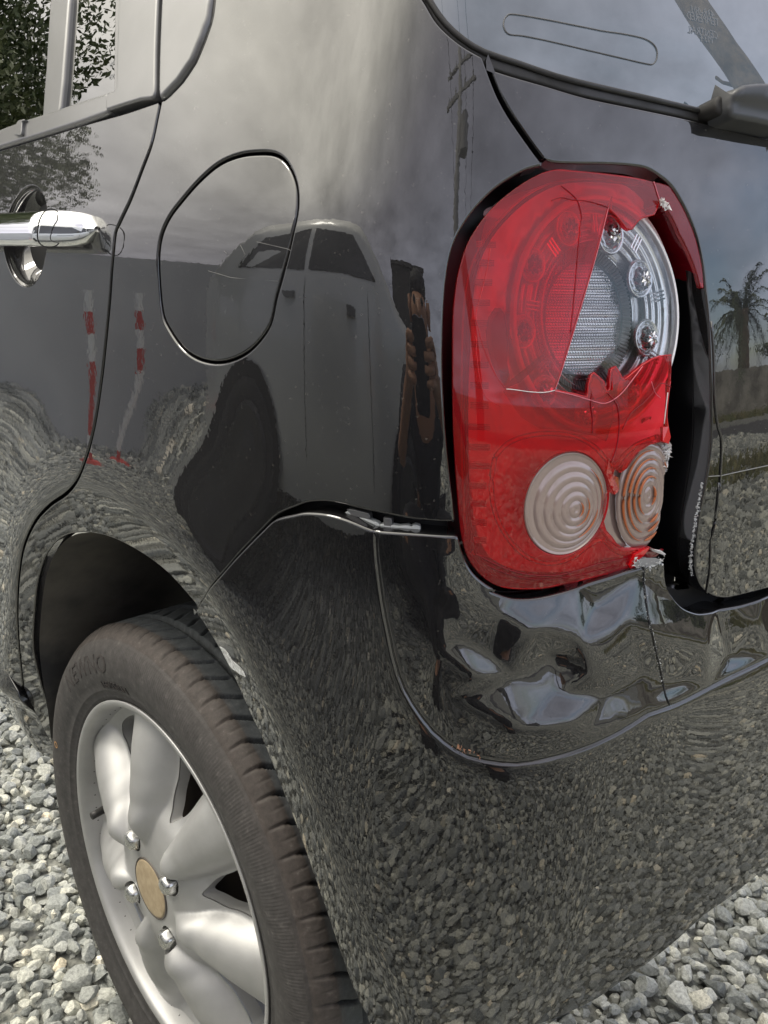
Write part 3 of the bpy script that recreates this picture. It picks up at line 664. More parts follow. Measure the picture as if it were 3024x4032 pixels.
# raised lettering on the sidewall
M_letter = mat('moulded_tyre_lettering', (.036, .031, .029), .75)
def sidewall_text(txt, a_mid, r_base, size, spread, name, x0, mtl):
    c = bpy.data.curves.new(name, 'FONT'); c.body = txt; c.size = size; c.extrude = .0004; c.space_character = 1.05; c.resolution_u = 2; c.align_x = 'CENTER'
    o = bpy.data.objects.new(name+'_t', c); COL.objects.link(o)
    dg = bpy.context.evaluated_depsgraph_get(); me = bpy.data.meshes.new_from_object(o.evaluated_get(dg)); bpy.data.objects.remove(o)
    v = np.array([tuple(q.co) for q in me.vertices])
    a = a_mid-v[:, 0]*spread/r_base; r = r_base+v[:, 1]
    xs = np.interp(r, pa[:18, 1], pa[:18, 0])+x0-v[:, 2]
    P = wpt(xs, r, a)
    F = [tuple(q.vertices) for q in me.polygons]
    o = link_mesh(name, P, F, mtl, None, False); wput(o); return o
sidewall_text('NEWNO', R(122), .2215, .027, 1.12, 'sidewall_lettering', -.0004, M_letter)
sidewall_text('165/55R14', R(106), .2045, .011, 1.2, 'size_lettering', -.0004, M_letter)
# small paint ring dot on the sidewall
a = np.linspace(0, 2*PI, 20)[:-1]; mb = MB()
for k in range(19):
    pass
dot_c = (R(165), .226)
ring = []
for rr_ in (.0028, .0042):
    for q in a: ring.append(wpt(-.0139, dot_c[1]+rr_*math.cos(q), dot_c[0]+rr_*math.sin(q)/dot_c[1]))
o = link_mesh('paint_dot', np.array(ring), [(k, (k+1) % 19, 19+(k+1) % 19, 19+k) for k in range(19)], mat('orange_tyre_dot', (.45, .25, .10), .7), None, True); wput(o)

# ---- alloy rim
M_alloy = mat('brake_dusted_silver_alloy', (.56, .56, .53), .30, .55)
def setup_alloy(m):
    p = pb(m); n, r, t = noise_color(m, 14, (.36, .36, .355), (.47, .47, .465), 7, .3, .7)
    n2_ = nn(m, 'ShaderNodeTexNoise'); n2_.inputs['Scale'].default_value = 500; n2_.inputs['Detail'].default_value = 2; ll(m, t.outputs['Object'], n2_.inputs['Vector'])
    bump(m, n2_.outputs['Fac'], .06, .0005)
    p.inputs['Roughness'].default_value = .5; p.inputs['Coat Weight'].default_value = .12; p.inputs['Coat Roughness'].default_value = .2
setup_alloy(M_alloy)
# the outer flange and barrel: a lathe
pr = [(-.0005, .1885), (-.0028, .1895), (-.0042, .1905), (-.0050, .1895), (-.0050, .1875), (-.0042, .1850), (-.0025, .1828), (.0015, .1812), (.006, .1803), (.012, .1790), (.020, .177), (.03, .175), (.06, .171), (.12, .169), (.15, .169)]
n_l = 240; a = np.arange(n_l)/n_l*2*PI; p_ = np.array(pr)
AA, XX_ = np.meshgrid(a, p_[:, 0], indexing='ij'); RR_ = np.broadcast_to(p_[:, 1], AA.shape)
rim = link_mesh('rim', wpt(XX_, RR_, AA).reshape(-1, 3), grid_faces(n_l, len(pr), wrap_u=True), M_alloy, None, True); wput(rim)
# seven fat petals: a height field over (r, angle) with seven windows
PH0 = R(101.7)
_rt = np.linspace(0, .2, 801)
def _tab(xs, ys, w=16):
    g = np.exp(-.5*(np.arange(-3*w, 3*w+1)/w)**2); g /= g.sum(); return np.convolve(np.pad(np.interp(_rt, xs, ys), 3*w, 'edge'), g, 'valid')
_tw = _tab([.040, .052, .065, .085, .11, .135, .165, .18], [.03, .13, .22, .285, .305, .285, .25, .24])
_tb = _tab([0, .045, .062, .078, .092, .12, .15, .17, .178, .19], [-.0118, -.0116, -.0090, -.003, .008, .018, .023, .022, .016, .012])
_tr = _tab([.046, .056, .072, .10, .125, .15, .168, .178, .184], [0, .006, .018, .027, .029, .026, .018, .009, .005], 14)
def petal_x(r, a):
    """x of the disc face (negative = towards the viewer)"""
    k = ((a-PH0)*7/(2*PI)+.5) % 1-.5
    wdt = np.interp(r, _rt, _tw); q = np.abs(k)/wdt
    dome = np.clip(.06*np.logaddexp(0, (1-np.clip(q, 0, 1.6)**2.5)/.06), 0, 1.02)**.8
    return np.interp(r, _rt, _tb)-np.interp(r, _rt, _tr)*dome
def win_loop(k):
    c = PH0+2*PI*(k+.5)/7; out_ = []
    pts = [(.084, 0), (.090, .05), (.104, .12), (.124, .165), (.145, .225), (.158, .26), (.1664, .17), (.1678, 0)]
    L_ = pts+[(r_, -w_) for r_, w_ in pts[-2:0:-1]]
    return [(r_*math.cos(c+w_*.115/r_*1.0), r_*math.sin(c+w_*.115/r_)) for r_, w_ in L_]
def disc_mesh():
    outer = [(.1783*math.cos(q), .1783*math.sin(q)) for q in np.linspace(0, 2*PI, 181)[:-1]]
    holes = [resample(ccw(smooth_line(win_loop(k), 4, True)), .003) for k in range(7)]
    nut = [R(38.2)+k*PI/2 for k in range(4)]
    nh = [np.array([(.05*math.cos(q)+.0125*math.cos(b), .05*math.sin(q)+.0125*math.sin(b)) for b in np.linspace(0, 2*PI, 25)[:-1]]) for q in nut]
    holes += nh
    outer = np.array(outer); g = np.arange(-.182, .182, .0019)
    G = np.stack(np.meshgrid(g, g, indexing='ij'), -1).reshape(-1, 2); G = G[np.hypot(G[:, 0], G[:, 1]) < .1765]
    dd = seg_dist(G, outer)
    for hh in holes:
        G_in = inside(G, hh); G = G[~G_in]
    for hh in holes: G = G[seg_dist(G, hh) > .0016]
    vs = [tuple(p) for p in outer]; es = [(i, (i+1) % len(outer)) for i in range(len(outer))]
    for hh in holes:
        o_ = len(vs); vs += [tuple(p) for p in hh]; es += [(o_+i, o_+(i+1) % len(hh)) for i in range(len(hh))]
    vs += [tuple(p) for p in G]
    res = delaunay_2d_cdt([Vector(v) for v in vs], es, [], 0, 1e-7)
    V = np.array([tuple(v) for v in res[0]]); F = [tuple(f) for f in res[2]]; C = np.array([V[list(f)].mean(0) for f in F])
    ok = np.ones(len(F), bool)
    for hh in holes: ok &= ~inside(C, hh)
    F = [f for f, k in zip(F, ok) if k]
    def X3(P2):
        r = np.hypot(P2[:, 0], P2[:, 1]); a = np.arctan2(P2[:, 1], P2[:, 0]); return petal_x(r, a)
    def XS(P2):
        s_ = 0
        for du, dv in ((0, 0), (.0016, 0), (-.0016, 0), (0, .0016), (0, -.0016)): s_ = s_+X3(P2+np.array([du, dv]))
        return s_/5
    def P3(P2): return np.stack([XS(P2), -P2[:, 0], HUB[2]+P2[:, 1]], -1)
    P = P3(V); e_ = .0008
    du = P3(V+np.array([e_, 0]))-P3(V-np.array([e_, 0])); dv = P3(V+np.array([0, e_]))-P3(V-np.array([0, e_]))
    n = np.cross(du, dv); n /= np.linalg.norm(n, axis=1, keepdims=True); n *= np.sign(-n[:, :1])
    VV = [P]; NN_ = [n]; nv = len(P)
    for hi, hh in enumerate(holes):
        w_ = P3(hh); inn = -vnorm(ccw(hh)); n3 = np.stack([0*inn[:, 0], -inn[:, 0], inn[:, 1]], -1)*-1
        n0 = np.array([[-1., 0, 0]]); rings = []
        for ph in (0, .33, .66, 1):
            t = ph*PI/2; rr = .0022
            rings.append((w_+n3*rr*math.sin(t)*-0+np.array([1, 0, 0])*rr*(1-math.cos(t)), n0*math.cos(t)+n3*math.sin(t)))
        dep = .014 if hi < 7 else .013
        rings.append((w_+np.array([dep, 0, 0]), n3))
        k = len(hh); b0 = nv
        for a_, b_ in rings: VV.append(a_); NN_.append(b_/np.linalg.norm(b_, axis=1, keepdims=True))
        for q in range(len(rings)-1):
            for i in range(k):
                j = (i+1) % k; F.append((b0+q*k+i, b0+q*k+j, b0+(q+1)*k+j, b0+(q+1)*k+i))
        if hi >= 7:
            F.append(tuple(b0+(len(rings)-1)*k+i for i in range(k)))
        nv += k*len(rings)
    VV = np.vstack(VV); NN_ = np.vstack(NN_); FF = []
    for f in F:
        if len(f) < 5:
            fn = np.cross(VV[f[1]]-VV[f[0]], VV[f[2]]-VV[f[0]])
            if fn @ NN_[f[0]] < 0: f = f[::-1]
        FF.append(f)
    return VV, FF, NN_
vv_, ff_, nn_ = disc_mesh()
spider = link_mesh('petal_disc', vv_, ff_, M_alloy, None, True, nn_); wput(spider)
# centre cap, faded tan
M_cap = mat('faded_tan_centre_cap', (.33, .27, .19), .6); noise_color(M_cap, 120, (.31, .24, .15), (.41, .33, .215), 5)
def disc(name, prof_, x0, cy, cz, m, n=40):
    """lathe about an axis parallel to x through (y, z)"""
    V = []; q = np.arange(n)/n*2*PI
    for xx, rr in prof_: V += [(x0+xx, cy+rr*math.cos(t), cz+rr*math.sin(t)) for t in q]
    F = [(i*n+k, i*n+(k+1) % n, (i+1)*n+(k+1) % n, (i+1)*n+k) for i in range(len(prof_)-1) for k in range(n)]
    F.append(tuple((len(prof_)-1)*n+k for k in range(n)))
    return link_mesh(name, V, F, m, None, True)
o = disc('centre_cap', [(.010, .0300), (.0005, .0300), (-.0004, .0290), (-.0006, .0275), (-.0010, .015), (-.0011, .004)], -.0128, 0, HUB[2], M_cap); wput(o)
o = disc('cap_ring', [(.009, .0318), (-.0002, .0318), (-.0006, .0312), (-.0004, .0302), (.009, .0300)], -.0125, 0, HUB[2], mat('dark_cap_seam', (.08, .07, .06), .6)); wput(o)
M_nut = mat('dull_chromed_wheel_nut', (.62, .62, .60), .24, 1); noise_rough(M_nut, 200, .15, .4)
for k in range(4):
    q = R(38.2)+k*PI/2; cy, cz = -.05*math.cos(q), HUB[2]+.05*math.sin(q)
    V = []; F = []; n = 24
    pf = [(.014, .0105), (.004, .0105), (-.004, .0103), (-.0085, .0098), (-.0115, .0082), (-.0130, .0058), (-.0138, .003), (-.014, .0008)]
    for i, (xx, rr) in enumerate(pf):
        for t in range(n):
            b = t/n*2*PI; hx = 1/math.cos(((b+PI/6) % (PI/3))-PI/6)*.93 if i < 4 else 1
            V.append((xx-.007, cy+rr*hx*math.cos(b), cz+rr*hx*math.sin(b)))
    F = [(i*n+t, i*n+(t+1) % n, (i+1)*n+(t+1) % n, (i+1)*n+t) for i in range(len(pf)-1) for t in range(n)]; F.append(tuple((len(pf)-1)*n+t for t in range(n)))
    nut = link_mesh('wheel_nut', V, F, M_nut, None, True); wput(nut)
# valve, brake drum behind the windows
mb = MB(); q = R(180); r_ = .150; mb.tube([(.02, -r_*math.cos(q), HUB[2]+r_*math.sin(q)), (-.002, -(r_-.004)*math.cos(q), HUB[2]+(r_-.004)*math.sin(q)), (-.008, -(r_-.005)*math.cos(q), HUB[2]+(r_-.005)*math.sin(q))], [.005, .0042, .0042], 12)
wput(mb.build('valve', M_rubber, None, True))
o = disc('brake_drum', [(.12, .105), (.055, .105), (.05, .10), (.048, .05)], 0, 0, HUB[2], mat('rusty_brake_drum', (.035, .025, .02), .8)); wput(o)
# wheel-arch liner
ai = resample([tuple(q) for q in archI[:-6]], .012, False); n = len(ai); L0 = S(ai[:, 0], ai[:, 1], -.009)
rows = [L0]
for xx, k_ in ((.012, .99), (.05, .975), (.30, .965)):
    Q = L0.copy(); Q[:, 1] *= k_; Q[:, 2] = .27+(Q[:, 2]-.27)*k_; Q[:, 0] = np.maximum(L0[:, 0]+.01, xx) if xx < .3 else xx; rows.append(Q)
V = np.vstack(rows); F = grid_faces(4, n); F.append(tuple(3*n+i for i in range(n)))
M_liner = mat('dusty_wheel_arch_liner', (.018, .019, .02), .8); noise_color(M_liner, 9, (.025, .025, .026), (.11, .10, .085), 6)
link_mesh('wheel_arch_liner', V, F, M_liner, car, True)

# ================================================================== TAIL LIGHT
M_seal = mat('black_foam_lamp_seal', (.008, .008, .008), .5)
lamp = bpy.data.objects.new('tail_light', None); COL.objects.link(lamp); lamp.empty_display_size = .1
lamp.parent = car; lamp.matrix_parent_inverse = car.matrix_basis.inverted()
lamp['label'] = 'smashed red tail light with its outer lens broken open'
apTL = apT[:]
_iT = int(np.argmin([np.hypot(*(np.array(p)-np.array(bmR[-1]))) for p in apT]))
aperture = resample(ccw(A(apL, apB, bmR, apT[::-1])), .004)
# black bay behind the lamp: sides and back sheet
def wall(name, loop, h0, h1, m, parent, hb=None):
    n = len(loop); a = S(loop[:, 0], loop[:, 1], h0); b = S(loop[:, 0], loop[:, 1], h1)
    return link_mesh(name, np.vstack([a, b]), [(i, (i+1) % n, n+(i+1) % n, n+i) for i in range(n)], m, parent, True)
wall('bay_side', inset(aperture, -.004), -.012, -.055, M_gloss_black, lamp)
def h_bay(s, z): return -.050+.004*np.sin(z*38)*np.sin(s*30+1)-.010*sstep(.16, .24, s)
panel('bay_back', inset(aperture, -.012), [], h_bay, M_gloss_black, lamp, sp=.012, edge=.001, skirt=0, sp_edge=.008)
def tubes(name, k, pts, rad, h, m, parent, n=6):
    l = smooth_line(cv(k, pts, h), 3); return surf_tube(name, l, rad, h, m, parent, n)
tubes('bay_edge', kD, [(1448, 640), (1458, 760), (1466, 880), (1462, 980), (1450, 1060)], .0016, -.045, M_gloss_black, lamp)
# rubber grommet low in the bay
def fit(k, left, right, top, bot, h):
    l, r_, t, b = [np.array(px(*k(*p), h)) for p in (left, right, top, bot)]
    return (l+r_+t+b)/4, (r_-l)/2, (t-b)/2
def polar(name, c, ax, az, rho, nphi, hf, m, parent, smooth=True, p0=0, p1=2*PI, cap=False):
    full = abs(p1-p0-2*PI) < 1e-6
    ph = p0+(p1-p0)*np.arange(nphi)/(nphi if full else nphi-1); rho = np.asarray(rho, float)
    PHm, RHm = np.meshgrid(ph, rho, indexing='ij')
    s = c[0]+RHm*(ax[0]*np.cos(PHm)+az[0]*np.sin(PHm)); z = c[1]+RHm*(ax[1]*np.cos(PHm)+az[1]*np.sin(PHm))
    P = S(s.ravel(), z.ravel(), np.asarray(hf(RHm, PHm)+0*RHm).ravel())
    F = grid_faces(nphi, len(rho), wrap_u=full)
    # outward winding
    f = F[0]; fn = np.cross(P[f[1]]-P[f[0]], P[f[2]]-P[f[0]]); n0 = normals(np.array([s.ravel()[f[0]]]), np.array([z.ravel()[f[0]]]))[0][0]
    if fn @ n0 < 0: F = [g[::-1] for g in F]
    return link_mesh(name, P, F, m, parent, smooth)
gc, gx_, gz_ = fit(ke, (740, 460), (985, 460), (860, 290), (860, 650), -.05)
polar('grommet', gc, gx_, gz_, [1, .95, .88, .8, .5, .42, .3, .05], 36, lambda r, p: -.046+.003*np.cos(r*14), M_rubber, lamp)

# ---- pale inner bowl (the red lens makes it read red)
HB = -.024
bowlL = smooth_line(cv(k3, [(196, 1300), (200, 1100), (208, 900), (230, 700), (280, 520), (360, 380), (470, 270), (600, 190), (760, 150), (920, 155), (1060, 190), (1150, 270)], HB), 3)
bowlR = smooth_line(cv(k3, [(1150, 380), (1215, 500), (1265, 640), (1295, 780), (1300, 950), (1285, 1100)], HB)+cv(k4, [(1262, 60), (1235, 300), (1215, 600), (1190, 820), (1120, 940), (900, 1010), (600, 1040), (420, 1010), (300, 930), (235, 780), (205, 500), (195, 200)], HB), 3)
bowl_loop = A(bowlL, bowlR)
cR, axR, azR = fit(k3, (452, 880), (1312, 900), (885, 258), (880, 1500), -.016)      # outer edge of the bulb ring
cC, axC, azC = fit(k3, (560, 900), (1075, 900), (815, 520), (820, 1300), -.018)      # outer edge of the ribbed collar
cO, axO, azO = fit(k3, (570, 905), (1010, 905), (795, 562), (795, 1245), -.022)      # oval reflector
def bowl_relief(s, z):
    # moulded ridge bundles down the left-hand strip
    u = (s-cR[0])/axR[0]
    edge = sstep(-1.02, -1.10, u-.0*z)
    per = .0145; q = ((z-.60) % per)/per
    fine = np.where(q < .5, np.sin(q*2*PI*8), 0)
    strip = sstep(-1.03, -1.12, u)
    low = np.hypot((s-lc[0])/lax[0], (z-lc[1])/laz[1])
    ridge = .0016*np.exp(-((low-1.28)/.05)**2)+.0022*sstep(1.62, 1.5, low)
    return HB+0*fine*strip+ridge+.005*strip+.0065*np.exp(-((np.hypot((s-cR[0])/axR[0], (z-cR[1])/azR[1])-1.10)/.05)**2)+.004*np.exp(-((np.hypot((s-cR[0])/axR[0], (z-cR[1])/azR[1])-1.42)/.10)**2)
lc, lax, laz = fit(k4, (478, 660), (925, 640), (745, 380), (690, 945), -.006)
dark_hole = smooth_line(cv(k3, [(350, 850), (318, 900), (303, 970), (312, 1060), (340, 1160), (375, 1240), (402, 1282), (408, 1150), (412, 1000), (392, 880), (372, 852)], HB), 3, True)
holes_ = [inset(np.array([c_ for c_ in [(cR[0]+.97*(axR[0]*math.cos(q)+azR[0]*math.sin(q)), cR[1]+.97*(axR[1]*math.cos(q)+azR[1]*math.sin(q))) for q in np.linspace(0, 2*PI, 90)[:-1]]]), 0)]
hole_ring = holes_[0]
bowl_l = ccw(resample(bowl_loop, .004)); ins_ok = inside(hole_ring, bowl_l)
# the ring may cross the bowl's right-hand edge: keep the hole just inside
hole_ring = hole_ring[seg_dist(hole_ring, bowl_l) > .003] if not ins_ok.all() else hole_ring
hole_ring = hole_ring[inside(hole_ring, bowl_l)]
panel('lamp_bowl', bowl_loop, [hole_ring, dark_hole], bowl_relief, M_bowl, lamp, sp=.0042, edge=.001, skirt=.012, sp_edge=.003)
# bundles of fine ridges across the left-hand strip
M_rib = mat('red_ridge', (.50, .30, .30), .3)
for k_, yy, x0_, x1_ in [(k3, y, 205+max(0, (900-y)*.08), 300+max(0, (900-y)*.10)) for y in (500, 600, 705, 815, 925, 1040, 1150, 1262, 1370)]+[(k4, y, 198+max(0, (y-600)*.09), 320+(y > 700)*0-(y > 500)*20) for y in (250, 360, 462, 570, 668, 770, 868)]:
    mb = MB()
    for j in range(4):
        a_ = px(*k_(x0_, yy+(j-1.5)*9), -.017); b_ = px(*k_(x1_, yy+(j-1.5)*9+3), -.017)
        mb.tube([tuple(S(lerp(a_[0], b_[0], t), lerp(a_[1], b_[1], t), -.0135 if k_ is k3 else -.0178)) for t in np.linspace(0, 1, 7)], .00038, 6)
    mb.build('ridge_bundle', M_rib, lamp, True)
# ---- bulb ring with concentric steps
def h_ring(r, p):
    g = -.018+.0009*np.sin(r*2*PI*11)-.006*sstep(.66, .60, r)
    return g+.0040*sstep(.93, .99, r)
polar('bulb_ring', cR, axR, azR, np.linspace(1.0, .56, 90), 120, h_ring, M_silver, lamp)
# pale rim round the ring
ph = np.linspace(R(-70), R(62), 50)
polar('ring_rim', cR, axR, azR, np.linspace(1.045, .975, 9), 140, lambda r, p: -.0145+.0040*np.sqrt(np.clip(1-((r-1.01)/.036)**2, 0, 1)), M_bowl, lamp)
# ---- finely ribbed collar
M_collar = mat('ribbed_grey_collar', (.34, .34, .35), .3, .6)
def h_collar(r, p): return -.016-.006*(1-r)/.2+.0006*np.sign(np.sin(p*110))
polar('ribbed_collar', cC, axC, azC, np.linspace(1.0, .80, 5), 880, h_collar, M_collar, lamp, smooth=False)
polar('collar_edge', cC, axC, azC, [.835, .825, .80, .79], 80, lambda r, p: -.017+0*r, M_gloss_black, lamp)
# ---- oval reflector of small pyramids lying on shallow waves
nS, nZ = 62, 92
u = np.linspace(-1, 1, nS); v = np.linspace(-1, 1, nZ); UU, VV_ = np.meshgrid(u, v, indexing='ij')
VV2 = VV_+0; UU2 = UU+(np.arange(nZ)[None, :]//2 % 2)*(u[1]-u[0])
s_ = cO[0]+UU2*axO[0]+VV2*azO[0]; z_ = cO[1]+UU2*axO[1]+VV2*azO[1]
py = ((np.arange(nS)[:, None]+0) % 2)*((np.arange(nZ)[None, :]) % 2)
hw = -.0215+.0030*py+.0014*np.sin(VV_*PI*3.6+.5*UU)
P = S(s_.ravel(), z_.ravel(), hw.ravel())
F = [f for f in grid_faces(nS, nZ) if np.hypot(UU2.ravel()[f[0]], VV2.ravel()[f[0]]) < 1.0 and np.hypot(UU2.ravel()[f[2]], VV2.ravel()[f[2]]) < 1.02]
F2 = []
for a_, b_, c_, d_ in F: F2 += [(a_, b_, c_), (a_, c_, d_)]
link_mesh('honeycomb_reflector', P, F2, M_mirror, lamp, False)
# ---- nine faceted bulb beads, each a dome in a ring
beads = [(745, 415), (975, 450), (1135, 690), (1172, 1010), (1075, 1300), (842, 1425), (612, 1300), (495, 975), (550, 612)]
M_bead = mat('faceted_glass_bead', (.72, .73, .75), .06, .9)
for bx, by in beads:
    c = np.array(px(*k3(bx, by), -.014)); kx = .128 if bx > 900 else .116
    polar('bulb_bead', c, axR*kx, azR*kx*1.06, [1.0, .88, .74, .60, .45, .30, .14, .03], 16, lambda r, p: -.0165+.0085*np.sqrt(np.clip(1-r*r, 0, 1))+.0007*np.sin(r*40)*np.sign(np.sin(p*8+1)), M_bead, lamp, smooth=False)
    polar('bead_socket', c, axR*kx*1.33, azR*kx*1.36, [1.0, .96, .90, .80, .74, .70], 40, lambda r, p: -.0160+.003*np.exp(-((r-.9)/.08)**2), M_silver, lamp)
for q in (52, 12, -28, -68, -108, -148, -188, -228, -268):   # small clips between the beads
    q = R(q+2); c = cR+.80*(axR*math.cos(q)+azR*math.sin(q)); t = axR*math.cos(q)+azR*math.sin(q)
    b_ = MB()
    for k in (-1, 0, 1):
        cc_ = c+(-axR*math.sin(q)+azR*math.cos(q))*.035*k
        w2 = t*.075; p0_ = cc_-w2; p1_ = cc_+w2
        b_.tube([tuple(S(*p0_, -.0135)), tuple(S(*p1_, -.0135))], .0006, 5)
    b_.build('reflector_clip', M_mirror, lamp)
# ---- clear inner cover over the ring
def h_inner(r, p): return -.0125+.0045*np.sqrt(np.clip(1-(r*.93)**2, 0, 1))
polar('inner_clear_cover', cR, axR, azR, np.linspace(1.02, .02, 24), 96, h_inner, M_clear, lamp)

# ---- outer red lens, broken open
def h_lens(s, z): return -.0030+.0035*np.exp(-(((s-cR[0])/.10)**2+((z-.79)/.13)**2))
hl = -.002
lens_left = smooth_line(cv(k4, [(700, 1108), (600, 1126), (480, 1130), (380, 1118), (300, 1080), (230, 1010), (188, 930), (165, 830), (150, 700), (135, 500), (122, 250), (118, 50)], hl)+cv(k3, [(118, 1100), (120, 900), (130, 780), (152, 650), (200, 500), (280, 370), (380, 262), (500, 172), (600, 118), (690, 96), (760, 102), (900, 114), (1100, 140), (1200, 163), (1300, 192), (1350, 262), (1400, 350), (1440, 460), (1463, 580), (1475, 738)], hl), 4)
shard_r = cv(k3, [(1462, 730), (1448, 670), (1425, 600), (1400, 540), (1372, 480), (1350, 440), (1335, 400), (1310, 350), (1285, 310), (1262, 285), (1240, 272), (1228, 300), (1210, 337), (1190, 342), (1150, 352), (1125, 368), (1110, 385), (1092, 412), (1075, 418), (1055, 410), (1035, 380), (1000, 338), (975, 312), (957, 300)], hl)
cut = cv(k3, [(660, 1292)], hl)
low = cv(k3, [(700, 1300), (760, 1312), (838, 1330), (842, 1270), (858, 1215), (872, 1198), (900, 1222), (925, 1245), (940, 1300), (958, 1290), (958, 1230), (968, 1180), (990, 1165), (1005, 1190), (1030, 1235), (1050, 1228), (1090, 1195), (1132, 1160), (1190, 1125), (1240, 1108), (1295, 1102)], hl)
right_e = cv(k4, [(1288, 0), (1280, 60), (1272, 130), (1268, 200), (1278, 260), (1276, 320), (1262, 334), (1240, 325), (1180, 338), (1120, 375), (1075, 430), (1050, 470), (1015, 492), (985, 470), (975, 500), (990, 560), (1000, 600), (985, 612), (950, 590), (935, 620), (925, 690), (925, 760), (940, 812), (975, 850), (1000, 885), (1040, 912), (1085, 915), (1130, 905), (1168, 898), (1160, 930), (1120, 955), (1100, 980), (1095, 1030), (1065, 1036), (1060, 1015), (950, 1048), (820, 1080)], hl)
lens_poly = A(lens_left, shard_r, cut, low, right_e)
l_hole = np.array([tuple(lc+1.012*(lax*math.cos(q)+laz*math.sin(q))) for q in np.linspace(0, 2*PI, 90)[:-1]])
outer_lens = panel('outer_lens', lens_poly, [l_hole], h_lens, M_red, lamp, sp=.006, edge=.0006, skirt=.0022, sp_edge=.003)
outer_lens['label'] = 'glossy red outer lens broken away on its right side'
# inner step line of the lens border, dark
bl = smooth_line(cv(k4, [(820, 1082), (600, 1092), (480, 1090), (380, 1072), (300, 1020), (240, 930), (215, 830), (203, 700), (193, 500), (190, 250), (190, 50)], -.004)+cv(k3, [(192, 1100), (198, 900), (215, 740), (250, 600), (320, 460), (420, 340), (540, 240), (680, 170), (830, 150), (1000, 158), (1150, 178)], -.004), 3)
surf_tube('lens_step', bl, .0011, -.0045, M_gloss_black, lamp)
surf_tube('lens_step', [np.array(p)-np.array([.003, 0]) for p in bl[18:]], .0006, -.004, M_red, lamp)
# red raised outlines following the two round lenses (figure of eight)
o8 = smooth_line(cv(k4, [(350, 420), (330, 560), (350, 720), (420, 860), (520, 960), (640, 1000), (760, 975), (860, 905), (935, 870), (990, 915), (1050, 945), (1130, 935)], -.004), 4)
surf_tube('red_outline', o8, .0016, -.0062, M_red, lamp)
o8b = smooth_line(cv(k4, [(350, 420), (420, 345), (540, 300), (680, 290), (800, 310), (900, 365), (960, 430), (1010, 470), (1060, 410), (1130, 350), (1230, 310)], -.004), 4)
surf_tube('red_outline', o8b, .0016, -.0062, M_red, lamp)
# ---- the two round clear lenses with turned rings
M_round = mat('pale_ringed_lens', (.42, .37, .34), .12, .3, 1.5, 1, .01)
pb(M_round).inputs['Base Color'].default_value = (.34, .26, .235, 1)
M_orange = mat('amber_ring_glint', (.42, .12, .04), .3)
def ringed(c, ax, az, off, name, label, full=True, amber=()):
    rho = np.linspace(1.0, .03, 110); nphi = 132
    PHm, RHm = np.meshgrid(np.arange(nphi)/nphi*2*PI, rho, indexing='ij')
    sh = (1-RHm**2)[..., None]*off
    P2 = c+RHm[..., None]*(ax*np.cos(PHm)[..., None]+az*np.sin(PHm)[..., None])+sh
    hh = -.0050+.0042*np.sqrt(np.clip(1-(RHm*.9)**2, 0, 1))+.0006*np.abs(np.sin(RHm*PI*6.0))+.0015*np.exp(-((RHm-.97)/.03)**2)
    P = S(P2[..., 0].ravel(), P2[..., 1].ravel(), hh.ravel())
    F = grid_faces(nphi, len(rho), wrap_u=True)
    F.append(tuple(i*len(rho)+len(rho)-1 for i in range(nphi)))
    o = link_mesh(name, P, F, M_round, lamp, True); o['label'] = label
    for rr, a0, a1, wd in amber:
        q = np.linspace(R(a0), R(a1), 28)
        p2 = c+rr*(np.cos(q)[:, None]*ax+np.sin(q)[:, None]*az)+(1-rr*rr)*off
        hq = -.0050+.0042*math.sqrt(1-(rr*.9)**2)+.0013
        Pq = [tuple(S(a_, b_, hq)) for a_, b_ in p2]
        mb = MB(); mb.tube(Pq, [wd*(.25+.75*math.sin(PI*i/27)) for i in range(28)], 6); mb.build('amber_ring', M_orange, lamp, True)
    return o
ringed(lc, lax, laz, np.array(px(*k4(765, 690), -.005))-lc, 'round_lens', 'left of the two round clear ringed lenses', amber=((.16, -60, 60, .0006), (.62, -70, -5, .0006), (.33, -80, 40, .0005), (.80, 5, 60, .0004)))
rc, rax, raz = fit(k4, (995, 620), (1290, 600), (1165, 335), (1110, 915), -.006)
# right lens: cut off along the break
rho = np.linspace(1.0, .03, 100); nphi = 132
off = np.array(px(*k4(1158, 615), -.005))-rc
PHm, RHm = np.meshgrid(np.arange(nphi)/nphi*2*PI, rho, indexing='ij')
P2 = rc+RHm[..., None]*(rax*np.cos(PHm)[..., None]+raz*np.sin(PHm)[..., None])+(1-RHm**2)[..., None]*off
hh = -.0055+.0040*np.sqrt(np.clip(1-(RHm*.9)**2, 0, 1))+.0006*np.abs(np.sin(RHm*PI*6.0))
brk = ccw(np.array(cv(k4, [(900, 280), (1240, 325), (1268, 345), (1272, 420), (1262, 480), (1248, 560), (1244, 640), (1235, 720), (1228, 790), (1205, 825), (1185, 870), (1165, 900), (1000, 960), (880, 900)], -.004)))
FL = P2.reshape(-1, 2); okv = inside(FL, brk)
P = S(FL[:, 0], FL[:, 1], hh.ravel()); F = [f for f in grid_faces(nphi, len(rho), wrap_u=True) if okv[list(f)].all()]+[tuple(i*len(rho)+len(rho)-1 for i in range(nphi))]
o = link_mesh('round_lens', P, F, M_round, lamp, True); o['label'] = 'right of the two round ringed lenses, sheared off along the break'
